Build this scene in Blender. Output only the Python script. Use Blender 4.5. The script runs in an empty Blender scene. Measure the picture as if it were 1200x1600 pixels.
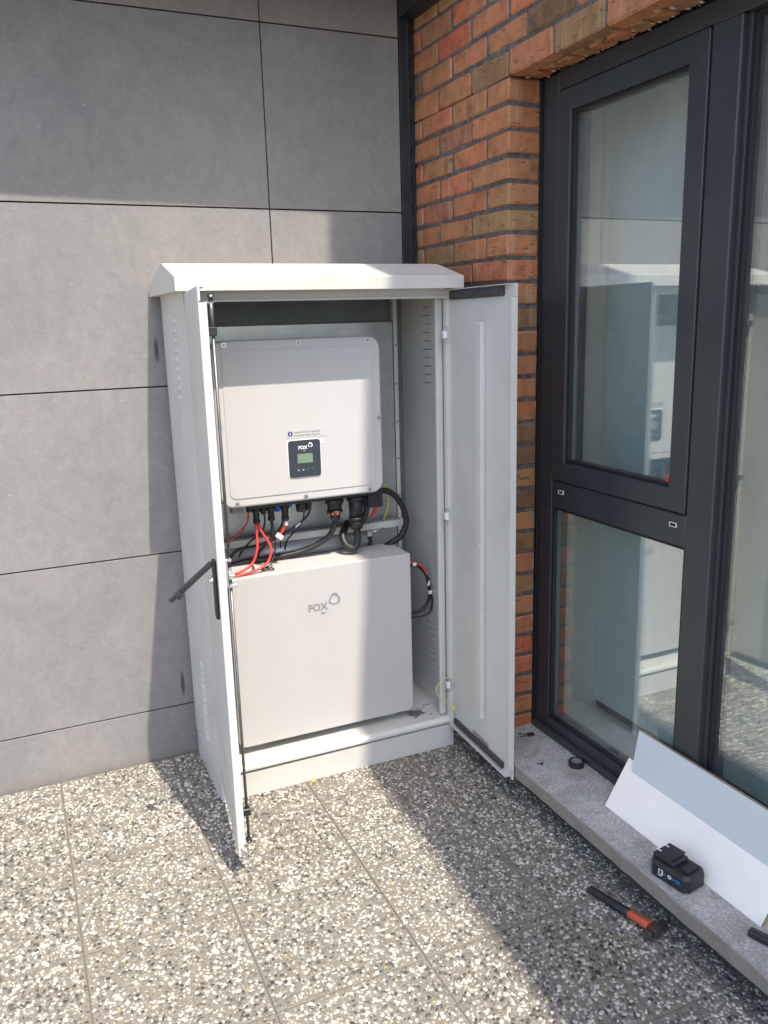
import bpy, bmesh, math, random
import numpy as np
from mathutils import Vector, Matrix

random.seed(7)
rng = np.random.default_rng(11)
scene = bpy.context.scene
COL = scene.collection

# ------------------------------------------------------------------ camera
cam_data = bpy.data.cameras.new("camera")
cam = bpy.data.objects.new("camera", cam_data)
COL.objects.link(cam)
right = Vector((0.91194671, -0.40942165, -0.02696506))
down = Vector((-0.11533738, -0.1927241, -0.97445098))
fwd = Vector((0.39376451, 0.89175744, -0.22297573))
m = Matrix.Identity(4)
for i in range(3):
    m[i][0] = right[i]; m[i][1] = -down[i]; m[i][2] = -fwd[i]
m.translation = Vector((0, 0, 1.603))
cam.matrix_world = m
cam_data.sensor_fit = 'VERTICAL'
cam_data.sensor_height = 32.0
cam_data.lens = 1306.5 / 1600 * 32.0
cam_data.clip_start = 0.05
cam_data.clip_end = 500
scene.camera = cam

# ------------------------------------------------------------------ light
SUN_DIR = Vector((-0.152, 1.0, -1.867)).normalized()      # direction the light travels
world = bpy.data.worlds.new("World")
scene.world = world
world.use_nodes = True
wn = world.node_tree.nodes; wl = world.node_tree.links
wn.clear()
sky = wn.new('ShaderNodeTexSky')
sky.sky_type = 'NISHITA'
sky.sun_disc = False
sky.sun_elevation = math.asin(-SUN_DIR.z)
sky.sun_rotation = math.atan2(-SUN_DIR.x, -SUN_DIR.y)
sky.air_density = 1.0; sky.dust_density = 2.2; sky.ozone_density = 1.0
bg = wn.new('ShaderNodeBackground'); bg.inputs['Strength'].default_value = 0.15
wo = wn.new('ShaderNodeOutputWorld')
wl.new(sky.outputs[0], bg.inputs[0]); wl.new(bg.outputs[0], wo.inputs[0])

sun_data = bpy.data.lights.new("sun", 'SUN')
sun_data.energy = 2.35
sun_data.angle = math.radians(0.55)
sun_data.color = (1.0, 0.92, 0.80)
sun = bpy.data.objects.new("sun", sun_data)
COL.objects.link(sun)
sun.rotation_euler = SUN_DIR.to_track_quat('-Z', 'Y').to_euler()
sun.location = (0, -3, 8)

vs = scene.view_settings
vs.view_transform = 'Standard'; vs.look = 'None'; vs.exposure = 1.46; vs.gamma = 1.0
vs.use_curve_mapping = False
cy = scene.cycles
cy.max_bounces = 7; cy.diffuse_bounces = 4; cy.glossy_bounces = 3; cy.transmission_bounces = 3; cy.transparent_max_bounces = 8
cy.caustics_reflective = False; cy.caustics_refractive = False

# ------------------------------------------------------------------ materials
def new_mat(name):
    mt = bpy.data.materials.new(name); mt.use_nodes = True
    return mt, mt.node_tree.nodes, mt.node_tree.links, mt.node_tree.nodes['Principled BSDF']

def N(nodes, typ, **kw):
    n = nodes.new(typ)
    for k, v in kw.items():
        if k in n.inputs: n.inputs[k].default_value = v
        else: setattr(n, k, v)
    return n

def ramp(nodes, stops, interp='LINEAR'):
    r = nodes.new('ShaderNodeValToRGB'); cr = r.color_ramp; cr.interpolation = interp
    while len(cr.elements) < len(stops): cr.elements.new(0.5)
    for e, (p, c) in zip(cr.elements, stops):
        e.position = p; e.color = (c[0], c[1], c[2], 1)
    return r

def mixc(nodes, links, fac, a, b, blend='MIX'):
    n = nodes.new('ShaderNodeMix'); n.data_type = 'RGBA'; n.blend_type = blend
    for sock, v in ((n.inputs[0], fac), (n.inputs[6], a), (n.inputs[7], b)):
        if hasattr(v, 'default_value') or hasattr(v, 'links'): links.new(v, sock)
        elif isinstance(v, (int, float)): sock.default_value = v
        else: sock.default_value = (v[0], v[1], v[2], 1)
    return n.outputs[2]

def plain(name, col, rough=0.5, metal=0.0, var=0.06, scale=25, bump=0.0, bscale=200, spec=0.5, coord='Object'):
    """paint / plastic / metal with slight dirt mottling and fine relief"""
    mt, n, l, b = new_mat(name)
    tc = n.new('ShaderNodeTexCoord')
    nz = N(n, 'ShaderNodeTexNoise', Scale=scale, Detail=4.0, Roughness=0.6)
    l.new(tc.outputs[coord], nz.inputs['Vector'])
    lo = [c * (1 - var) for c in col]; hi = [min(1, c * (1 + var)) for c in col]
    r = ramp(n, [(0.3, lo), (0.7, hi)])
    l.new(nz.outputs['Fac'], r.inputs[0]); l.new(r.outputs[0], b.inputs['Base Color'])
    mr = N(n, 'ShaderNodeMapRange'); mr.inputs[3].default_value = max(0.03, rough - 0.08); mr.inputs[4].default_value = min(1, rough + 0.08)
    l.new(nz.outputs['Fac'], mr.inputs[0]); l.new(mr.outputs[0], b.inputs['Roughness'])
    b.inputs['Metallic'].default_value = metal
    b.inputs['Specular IOR Level'].default_value = spec
    if bump > 0:
        n2 = N(n, 'ShaderNodeTexNoise', Scale=bscale, Detail=3.0)
        l.new(tc.outputs[coord], n2.inputs['Vector'])
        bp = N(n, 'ShaderNodeBump', Strength=bump, Distance=0.002)
        l.new(n2.outputs['Fac'], bp.inputs['Height']); l.new(bp.outputs[0], b.inputs['Normal'])
    return mt

M = {}
def m_cabinet():
    """powder coat: orange peel, faint dents, dust and hand smears"""
    mt, n, l, b = new_mat('cabinet_paint')
    g = n.new('ShaderNodeNewGeometry')
    n1 = N(n, 'ShaderNodeTexNoise', Scale=7.0, Detail=7.0, Roughness=0.7); l.new(g.outputs['Position'], n1.inputs['Vector'])
    r1 = ramp(n, [(0.28, (0.545, 0.532, 0.492)), (0.5, (0.590, 0.582, 0.548)), (0.75, (0.612, 0.606, 0.576))]); l.new(n1.outputs[0], r1.inputs[0])
    mp = N(n, 'ShaderNodeMapping'); mp.inputs['Scale'].default_value = (40, 40, 3); l.new(g.outputs['Position'], mp.inputs[0])
    n2 = N(n, 'ShaderNodeTexNoise', Scale=1.0, Detail=5.0, Roughness=0.65); l.new(mp.outputs[0], n2.inputs['Vector'])
    r2 = ramp(n, [(0.60, (0, 0, 0)), (0.82, (1, 1, 1))]); l.new(n2.outputs[0], r2.inputs[0])
    mu = N(n, 'ShaderNodeMath', operation='MULTIPLY'); mu.inputs[1].default_value = 0.30; l.new(r2.outputs[0], mu.inputs[0])
    c = mixc(n, l, mu.outputs[0], r1.outputs[0], (0.44, 0.42, 0.38))
    l.new(c, b.inputs['Base Color'])
    mr = N(n, 'ShaderNodeMapRange'); mr.inputs[1].default_value = 0.3; mr.inputs[2].default_value = 0.7; mr.inputs[3].default_value = 0.30; mr.inputs[4].default_value = 0.52
    l.new(n1.outputs[0], mr.inputs[0]); l.new(mr.outputs[0], b.inputs['Roughness'])
    n3 = N(n, 'ShaderNodeTexNoise', Scale=700.0, Detail=2.0); l.new(g.outputs['Position'], n3.inputs['Vector'])
    n4 = N(n, 'ShaderNodeTexNoise', Scale=5.0, Detail=1.0); l.new(g.outputs['Position'], n4.inputs['Vector'])
    b1 = N(n, 'ShaderNodeBump', Strength=0.06, Distance=0.002); l.new(n3.outputs[0], b1.inputs['Height'])
    b2 = N(n, 'ShaderNodeBump', Strength=0.12, Distance=0.03); l.new(n4.outputs[0], b2.inputs['Height']); l.new(b1.outputs[0], b2.inputs['Normal'])
    l.new(b2.outputs[0], b.inputs['Normal'])
    return mt
M['cabinet'] = m_cabinet()
M['inverter'] = plain('inverter_cover', (0.545, 0.535, 0.525), 0.42, var=0.015, scale=6, bump=0.04, bscale=1200)
M['battery'] = plain('battery_case', (0.505, 0.488, 0.478), 0.45, var=0.015, scale=6, bump=0.05, bscale=1200)
M['inv_body'] = plain('inverter_heatsink', (0.25, 0.26, 0.27), 0.5)
M['black'] = plain('black_plastic', (0.018, 0.019, 0.021), 0.45, var=0.2, scale=60, bump=0.1, bscale=600)
M['rubber'] = plain('black_cable', (0.016, 0.016, 0.017), 0.5, var=0.2, scale=80)
M['seal'] = plain('foam_seal', (0.055, 0.052, 0.052), 0.85, var=0.15, bump=0.3, bscale=700)
M['red'] = plain('red_cable', (0.62, 0.045, 0.035), 0.42, var=0.08)
M['orange'] = plain('orange_ring', (0.75, 0.16, 0.06), 0.45)
M['blue'] = plain('blue_cap', (0.02, 0.10, 0.55), 0.4)
M['yellow'] = plain('earth_wire', (0.62, 0.60, 0.10), 0.45)
M['green'] = plain('earth_wire_pale', (0.42, 0.55, 0.25), 0.45)
M['galv'] = plain('galvanised_steel', (0.52, 0.54, 0.55), 0.36, metal=0.85, var=0.12, scale=14)
M['backsteel'] = plain('bare_back_panel', (0.17, 0.19, 0.20), 0.5, metal=0.3, var=0.15, scale=8)
M['conduit'] = plain('pale_conduit', (0.50, 0.52, 0.53), 0.34, metal=0.35, var=0.08, scale=10)
M['zinc'] = plain('zinc_hardware', (0.62, 0.63, 0.64), 0.3, metal=0.9, var=0.1)
M['darkzinc'] = plain('dull_steel', (0.20, 0.20, 0.20), 0.42, metal=0.7, var=0.2)
M['white'] = plain('white_label', (0.80, 0.80, 0.80), 0.5, var=0.02)
M['whiteboard'] = plain('white_laminate', (0.88, 0.845, 0.775), 0.34, var=0.035, scale=11)
M['blueboard'] = plain('pale_blue_laminate', (0.60, 0.645, 0.66), 0.35, var=0.02, scale=5)
M['chip'] = plain('raw_chipboard', (0.36, 0.25, 0.15), 0.85, var=0.25, scale=160, bump=0.4, bscale=500)
M['frame'] = plain('anthracite_frame', (0.036, 0.042, 0.047), 0.36, var=0.10, scale=7, bump=0.06, bscale=1500)
M['trim'] = plain('black_trim', (0.020, 0.023, 0.027), 0.42, var=0.25, scale=18)
M['gasket'] = plain('rubber_gasket', (0.01, 0.01, 0.011), 0.6)
M['spacer'] = plain('glazing_spacer', (0.45, 0.47, 0.46), 0.4, metal=0.5)
M['greytxt'] = plain('grey_print', (0.27, 0.26, 0.26), 0.5)
M['purple'] = plain('purple_print', (0.10, 0.05, 0.28), 0.5)
M['panel_dark'] = plain('display_fascia', (0.035, 0.045, 0.062), 0.25, var=0.05)
M['bluetxt'] = plain('blue_print', (0.02, 0.16, 0.36), 0.5)
M['interior'] = plain('interior_plaster', (0.78, 0.74, 0.64), 0.8, var=0.03, scale=4)
M['blind'] = plain('interior_board', (0.76, 0.85, 0.84), 0.6, var=0.02, scale=3)
M['crumbs'] = plain('cement_crumbs', (0.13, 0.13, 0.135), 0.95, var=0.3, scale=200)
M['leaf'] = plain('dry_leaf', (0.62, 0.40, 0.03), 0.7, var=0.2)
M['slit'] = plain('dark_backing', (0.012, 0.012, 0.012), 0.9)
M['joint'] = plain('joint_sand', (0.125, 0.113, 0.096), 0.95, var=0.3, scale=200)
M['hammerorange'] = plain('hammer_grip_orange', (0.48, 0.085, 0.04), 0.5, var=0.15, scale=80)
M['iron'] = plain('worn_iron', (0.085, 0.072, 0.062), 0.55, metal=0.4, var=0.35, scale=70, bump=0.3, bscale=300)

def m_lcd():
    mt, n, l, b = new_mat('lcd_screen')
    tc = n.new('ShaderNodeTexCoord'); nz = N(n, 'ShaderNodeTexNoise', Scale=60.0)
    l.new(tc.outputs['Object'], nz.inputs['Vector'])
    r = ramp(n, [(0.3, (0.17, 0.24, 0.17)), (0.7, (0.21, 0.29, 0.20))])
    l.new(nz.outputs[0], r.inputs[0]); l.new(r.outputs[0], b.inputs['Base Color'])
    b.inputs['Roughness'].default_value = 0.2
    return mt
M['lcd'] = m_lcd()

def m_panel():
    """fibre-cement cladding with a cloudy concrete print"""
    mt, n, l, b = new_mat('concrete_look_panel')
    g = n.new('ShaderNodeNewGeometry')
    mp = N(n, 'ShaderNodeMapping'); mp.inputs['Scale'].default_value = (1, 1, 0.8)
    l.new(g.outputs['Position'], mp.inputs[0])
    n1 = N(n, 'ShaderNodeTexNoise', Scale=2.6, Detail=7.0, Roughness=0.62, Distortion=0.4)
    n2 = N(n, 'ShaderNodeTexNoise', Scale=28.0, Detail=8.0, Roughness=0.78, Distortion=0.5)
    mp3 = N(n, 'ShaderNodeMapping'); mp3.inputs['Scale'].default_value = (38, 38, 110)
    l.new(g.outputs['Position'], mp3.inputs[0])
    n3 = N(n, 'ShaderNodeTexNoise', Scale=1.0, Detail=6.0, Roughness=0.7, Distortion=1.4)
    for q in (n1, n2): l.new(mp.outputs[0], q.inputs['Vector'])
    l.new(mp3.outputs[0], n3.inputs['Vector'])
    r1 = ramp(n, [(0.30, (0.206, 0.197, 0.191)), (0.52, (0.230, 0.219, 0.211)), (0.72, (0.256, 0.240, 0.227))])
    l.new(n1.outputs[0], r1.inputs[0])
    r2 = ramp(n, [(0.30, (0.76, 0.76, 0.77)), (0.5, (1, 1, 1)), (0.70, (1.22, 1.22, 1.20))])
    l.new(n2.outputs[0], r2.inputs[0])
    c = mixc(n, l, 0.55, r1.outputs[0], r2.outputs[0], 'MULTIPLY')
    r3 = ramp(n, [(0.55, (0, 0, 0)), (0.70, (1, 1, 1))])
    l.new(n3.outputs[0], r3.inputs[0])
    mu = N(n, 'ShaderNodeMath', operation='MULTIPLY'); mu.inputs[1].default_value = 0.26
    l.new(r3.outputs[0], mu.inputs[0])
    c = mixc(n, l, mu.outputs[0], c, (0.42, 0.41, 0.39))
    # white specks
    v = N(n, 'ShaderNodeTexVoronoi', Scale=16.0); l.new(g.outputs['Position'], v.inputs['Vector'])
    ls = N(n, 'ShaderNodeMath', operation='LESS_THAN'); ls.inputs[1].default_value = 0.028
    l.new(v.outputs['Distance'], ls.inputs[0])
    n4 = N(n, 'ShaderNodeTexNoise', Scale=5.0); l.new(g.outputs['Position'], n4.inputs['Vector'])
    gt = N(n, 'ShaderNodeMath', operation='GREATER_THAN'); gt.inputs[1].default_value = 0.56
    l.new(n4.outputs[0], gt.inputs[0])
    an = N(n, 'ShaderNodeMath', operation='MULTIPLY'); l.new(ls.outputs[0], an.inputs[0]); l.new(gt.outputs[0], an.inputs[1])
    c = mixc(n, l, an.outputs[0], c, (0.62, 0.61, 0.58))
    # dark drip smudges on the wall beside the cabinet
    sx = n.new('ShaderNodeSeparateXYZ'); l.new(g.outputs['Position'], sx.inputs[0])
    prev = None
    for (px, pz, wx, wz) in ((0.486, 1.525, 0.010, 0.050), (0.477, 0.285, 0.009, 0.060), (0.318, 1.716, 0.0, 0.0)):
        if wx == 0: continue
        dx = N(n, 'ShaderNodeMath', operation='SUBTRACT'); dx.inputs[1].default_value = px; l.new(sx.outputs[0], dx.inputs[0])
        dz = N(n, 'ShaderNodeMath', operation='SUBTRACT'); dz.inputs[1].default_value = pz; l.new(sx.outputs[2], dz.inputs[0])
        ax = N(n, 'ShaderNodeMath', operation='DIVIDE'); ax.inputs[1].default_value = wx; l.new(dx.outputs[0], ax.inputs[0])
        az = N(n, 'ShaderNodeMath', operation='DIVIDE'); az.inputs[1].default_value = wz; l.new(dz.outputs[0], az.inputs[0])
        pw = N(n, 'ShaderNodeMath', operation='POWER'); pw.inputs[1].default_value = 2; l.new(ax.outputs[0], pw.inputs[0])
        pz2 = N(n, 'ShaderNodeMath', operation='POWER'); pz2.inputs[1].default_value = 2; l.new(az.outputs[0], pz2.inputs[0])
        ad = N(n, 'ShaderNodeMath', operation='ADD'); l.new(pw.outputs[0], ad.inputs[0]); l.new(pz2.outputs[0], ad.inputs[1])
        mr = N(n, 'ShaderNodeMapRange'); mr.inputs[1].default_value = 0.1; mr.inputs[2].default_value = 1.0
        mr.inputs[3].default_value = 0.85; mr.inputs[4].default_value = 0.0
        l.new(ad.outputs[0], mr.inputs[0])
        c = mixc(n, l, mr.outputs[0], c, (0.04, 0.036, 0.033))
    n6 = N(n, 'ShaderNodeTexNoise', Scale=11.0, Detail=7.0, Roughness=0.7); l.new(g.outputs['Position'], n6.inputs['Vector'])
    a6 = N(n, 'ShaderNodeMath', operation='MULTIPLY_ADD'); a6.inputs[1].default_value = 0.16; a6.inputs[2].default_value = -0.035; l.new(n6.outputs[0], a6.inputs[0])
    s6 = N(n, 'ShaderNodeMath', operation='SUBTRACT'); l.new(a6.outputs[0], s6.inputs[0]); l.new(sx.outputs[2], s6.inputs[1])
    m6 = N(n, 'ShaderNodeMapRange'); m6.inputs[1].default_value = -0.01; m6.inputs[2].default_value = 0.05; m6.inputs[3].default_value = 0.0; m6.inputs[4].default_value = 0.6
    l.new(s6.outputs[0], m6.inputs[0])
    c = mixc(n, l, m6.outputs[0], c, (0.20, 0.18, 0.15))
    l.new(c, b.inputs['Base Color'])
    b.inputs['Roughness'].default_value = 0.62
    b.inputs['Specular IOR Level'].default_value = 0.3
    bp = N(n, 'ShaderNodeBump', Strength=0.12, Distance=0.002)
    l.new(n2.outputs[0], bp.inputs['Height']); l.new(bp.outputs[0], b.inputs['Normal'])
    return mt
M['panel'] = m_panel()

def m_brick():
    mt, n, l, b = new_mat('rustic_brick')
    oi = n.new('ShaderNodeObjectInfo'); g = n.new('ShaderNodeNewGeometry'); tc = n.new('ShaderNodeTexCoord')
    base = ramp(n, [(0.0, (0.15, 0.085, 0.042)), (0.14, (0.33, 0.185, 0.075)), (0.34, (0.46, 0.155, 0.070)), (0.52, (0.38, 0.175, 0.078)),
                    (0.72, (0.50, 0.158, 0.072)), (0.90, (0.43, 0.105, 0.052)), (1.0, (0.29, 0.165, 0.090))])
    l.new(oi.outputs['Random'], base.inputs[0])
    off = N(n, 'ShaderNodeVectorMath', operation='SCALE'); off.inputs['Scale'].default_value = 37.0
    cx = n.new('ShaderNodeCombineXYZ')
    for k in range(3): l.new(oi.outputs['Random'], cx.inputs[k])
    l.new(cx.outputs[0], off.inputs[0])
    ad = N(n, 'ShaderNodeVectorMath', operation='ADD'); l.new(g.outputs['Position'], ad.inputs[0]); l.new(off.outputs[0], ad.inputs[1])
    n1 = N(n, 'ShaderNodeTexNoise', Scale=16.0, Detail=6.0, Roughness=0.65); l.new(ad.outputs[0], n1.inputs['Vector'])
    r1 = ramp(n, [(0.28, (0.45, 0.45, 0.47)), (0.5, (1, 1, 1)), (0.75, (1.34, 1.26, 1.18))]); l.new(n1.outputs[0], r1.inputs[0])
    c = mixc(n, l, 0.8, base.outputs[0], r1.outputs[0], 'MULTIPLY')
    # olive-brown patches
    n2 = N(n, 'ShaderNodeTexNoise', Scale=7.0, Detail=3.0); l.new(ad.outputs[0], n2.inputs['Vector'])
    r2 = ramp(n, [(0.52, (0, 0, 0)), (0.68, (1, 1, 1))]); l.new(n2.outputs[0], r2.inputs[0])
    mu = N(n, 'ShaderNodeMath', operation='MULTIPLY'); mu.inputs[1].default_value = 0.55; l.new(r2.outputs[0], mu.inputs[0])
    c = mixc(n, l, mu.outputs[0], c, (0.30, 0.185, 0.085))
    # pale lime run-off streaks
    mp = N(n, 'ShaderNodeMapping'); mp.inputs['Scale'].default_value = (26, 26, 1.6)
    l.new(g.outputs['Position'], mp.inputs[0])
    n3 = N(n, 'ShaderNodeTexNoise', Scale=1.0, Detail=4.0, Roughness=0.6); l.new(mp.outputs[0], n3.inputs['Vector'])
    r3 = ramp(n, [(0.56, (0, 0, 0)), (0.72, (1, 1, 1))]); l.new(n3.outputs[0], r3.inputs[0])
    mu3 = N(n, 'ShaderNodeMath', operation='MULTIPLY'); mu3.inputs[1].default_value = 0.40; l.new(r3.outputs[0], mu3.inputs[0])
    c = mixc(n, l, mu3.outputs[0], c, (0.52, 0.40, 0.31))
    # dark creases
    mp4 = N(n, 'ShaderNodeMapping'); mp4.inputs['Scale'].default_value = (20, 20, 70); l.new(ad.outputs[0], mp4.inputs[0])
    n4 = N(n, 'ShaderNodeTexNoise', Scale=1.0, Detail=2.0, Distortion=1.5); l.new(mp4.outputs[0], n4.inputs['Vector'])
    r4 = ramp(n, [(0.655, (0, 0, 0)), (0.69, (1, 1, 1)), (0.73, (0, 0, 0))]); l.new(n4.outputs[0], r4.inputs[0])
    mu4 = N(n, 'ShaderNodeMath', operation='MULTIPLY'); mu4.inputs[1].default_value = 0.6; l.new(r4.outputs[0], mu4.inputs[0])
    c = mixc(n, l, mu4.outputs[0], c, (0.07, 0.04, 0.025))
    l.new(c, b.inputs['Base Color'])
    b.inputs['Roughness'].default_value = 0.82
    sb = N(n, 'ShaderNodeMath', operation='SUBTRACT'); l.new(n1.outputs[0], sb.inputs[0]); l.new(mu4.outputs[0], sb.inputs[1])
    bp = N(n, 'ShaderNodeBump', Strength=0.8, Distance=0.006); l.new(sb.outputs[0], bp.inputs['Height']); l.new(bp.outputs[0], b.inputs['Normal'])
    return mt
M['brick'] = m_brick()
M['mortar'] = plain('dark_mortar', (0.112, 0.097, 0.090), 0.95, var=0.5, scale=45, bump=0.8, bscale=220)
M['mortar_pale'] = plain('mortar_smear', (0.42, 0.37, 0.30), 0.95, var=0.3, scale=50, bump=0.8, bscale=200)

def m_sill():
    mt, n, l, b = new_mat('weathered_stone_sill')
    g = n.new('ShaderNodeNewGeometry')
    n1 = N(n, 'ShaderNodeTexNoise', Scale=9.0, Detail=8.0, Roughness=0.7); l.new(g.outputs['Position'], n1.inputs['Vector'])
    r1 = ramp(n, [(0.3, (0.30, 0.283, 0.265)), (0.5, (0.41, 0.392, 0.372)), (0.7, (0.50, 0.482, 0.458))]); l.new(n1.outputs[0], r1.inputs[0])
    n2 = N(n, 'ShaderNodeTexNoise', Scale=130.0, Detail=3.0); l.new(g.outputs['Position'], n2.inputs['Vector'])
    r2 = ramp(n, [(0.35, (0.65, 0.65, 0.65)), (0.6, (1.1, 1.1, 1.1)), (0.72, (1.9, 1.9, 1.9))]); l.new(n2.outputs[0], r2.inputs[0])
    c = mixc(n, l, 0.7, r1.outputs[0], r2.outputs[0], 'MULTIPLY')
    # light dust film, and a brown rusty patch next to the tape
    n3 = N(n, 'ShaderNodeTexNoise', Scale=22.0, Detail=6.0, Roughness=0.7); l.new(g.outputs['Position'], n3.inputs['Vector'])
    sp = N(n, 'ShaderNodeVectorMath', operation='DISTANCE'); sp.inputs[1].default_value = (1.535, 2.02, 0.146); l.new(g.outputs['Position'], sp.inputs[0])
    mr = N(n, 'ShaderNodeMapRange'); mr.inputs[1].default_value = 0.0; mr.inputs[2].default_value = 0.06; mr.inputs[3].default_value = 0.9; mr.inputs[4].default_value = 0.0
    l.new(sp.outputs['Value'], mr.inputs[0])
    mm = N(n, 'ShaderNodeMath', operation='MULTIPLY'); l.new(mr.outputs[0], mm.inputs[0]); l.new(n3.outputs[0], mm.inputs[1])
    c = mixc(n, l, mm.outputs[0], c, (0.20, 0.12, 0.055))
    n5 = N(n, 'ShaderNodeTexNoise', Scale=14.0, Detail=6.0, Roughness=0.65, Distortion=0.6); l.new(g.outputs['Position'], n5.inputs['Vector'])
    r5 = ramp(n, [(0.50, (0, 0, 0)), (0.68, (1, 1, 1))]); l.new(n5.outputs[0], r5.inputs[0])
    m5 = N(n, 'ShaderNodeMath', operation='MULTIPLY'); m5.inputs[1].default_value = 0.5; l.new(r5.outputs[0], m5.inputs[0])
    c = mixc(n, l, m5.outputs[0], c, (0.23, 0.195, 0.155))
    # front face mixed towards a darker brown
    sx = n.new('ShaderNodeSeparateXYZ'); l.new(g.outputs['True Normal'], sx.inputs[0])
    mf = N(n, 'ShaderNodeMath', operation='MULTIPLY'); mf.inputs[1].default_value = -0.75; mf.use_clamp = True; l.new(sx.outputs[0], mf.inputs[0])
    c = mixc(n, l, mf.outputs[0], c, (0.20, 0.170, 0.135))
    l.new(c, b.inputs['Base Color']); b.inputs['Roughness'].default_value = 0.85
    bp = N(n, 'ShaderNodeBump', Strength=0.5, Distance=0.003); l.new(n2.outputs[0], bp.inputs['Height']); l.new(bp.outputs[0], b.inputs['Normal'])
    return mt
M['sill'] = m_sill()

PAL = [((0.70, 0.66, 0.585), .25), ((0.46, 0.428, 0.37), .20), ((0.295, 0.272, 0.236), .22), ((0.20, 0.187, 0.166), .18),
       ((0.108, 0.102, 0.094), .12), ((0.06, 0.058, 0.056), .045), ((0.36, 0.28, 0.16), .015), ((0.24, 0.165, 0.11), .01)]

def m_agg():
    """washed-aggregate concrete between / below the pebbles, and the far slabs"""
    mt, n, l, b = new_mat('washed_aggregate')
    g = n.new('ShaderNodeNewGeometry')
    v = N(n, 'ShaderNodeTexVoronoi', Scale=95.0); l.new(g.outputs['Position'], v.inputs['Vector'])
    sx = n.new('ShaderNodeSeparateColor'); l.new(v.outputs['Color'], sx.inputs[0])
    st, a = [], 0
    for cc, w in PAL: st.append((a, cc)); a += w
    r = ramp(n, st, 'CONSTANT'); l.new(sx.outputs[0], r.inputs[0])
    mr = N(n, 'ShaderNodeMapRange'); mr.inputs[1].default_value = 0.45; mr.inputs[2].default_value = 0.7; l.new(v.outputs['Distance'], mr.inputs[0])
    c = mixc(n, l, mr.outputs[0], r.outputs[0], (0.17, 0.155, 0.135))
    l.new(c, b.inputs['Base Color']); b.inputs['Roughness'].default_value = 0.85
    bp = N(n, 'ShaderNodeBump', Strength=0.6, Distance=0.004); bp.invert = True; l.new(v.outputs['Distance'], bp.inputs['Height']); l.new(bp.outputs[0], b.inputs['Normal'])
    return mt
M['agg'] = m_agg()
def m_matrix():
    mt, n, l, b = new_mat('slab_cement')
    g = n.new('ShaderNodeNewGeometry')
    n1 = N(n, 'ShaderNodeTexNoise', Scale=220.0, Detail=3.0); l.new(g.outputs['Position'], n1.inputs['Vector'])
    r = ramp(n, [(0.3, (0.14, 0.127, 0.106)), (0.6, (0.215, 0.193, 0.16)), (0.75, (0.31, 0.28, 0.235))]); l.new(n1.outputs[0], r.inputs[0])
    l.new(r.outputs[0], b.inputs['Base Color']); b.inputs['Roughness'].default_value = 0.9
    return mt
M['matrix'] = m_matrix()
def m_pebble():
    mt, n, l, b = new_mat('pebble')
    at = n.new('ShaderNodeAttribute'); at.attribute_name = 'tone'
    g = n.new('ShaderNodeNewGeometry')
    n1 = N(n, 'ShaderNodeTexNoise', Scale=260.0, Detail=2.0); l.new(g.outputs['Position'], n1.inputs['Vector'])
    r = ramp(n, [(0.3, (0.82, 0.82, 0.82)), (0.7, (1.12, 1.12, 1.12))]); l.new(n1.outputs[0], r.inputs[0])
    c = mixc(n, l, 1.0, at.outputs['Color'], r.outputs[0], 'MULTIPLY')
    # damp mossy patch and broad soiling
    n2 = N(n, 'ShaderNodeTexNoise', Scale=2.2, Detail=5.0, Roughness=0.6); l.new(g.outputs['Position'], n2.inputs['Vector'])
    r2 = ramp(n, [(0.32, (0.74, 0.74, 0.73)), (0.6, (1.04, 1.04, 1.03))]); l.new(n2.outputs[0], r2.inputs[0])
    c = mixc(n, l, 1.0, c, r2.outputs[0], 'MULTIPLY')
    l.new(c, b.inputs['Base Color']); b.inputs['Roughness'].default_value = 0.6; b.inputs['Specular IOR Level'].default_value = 0.4
    return mt
M['pebble'] = m_pebble()

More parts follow.
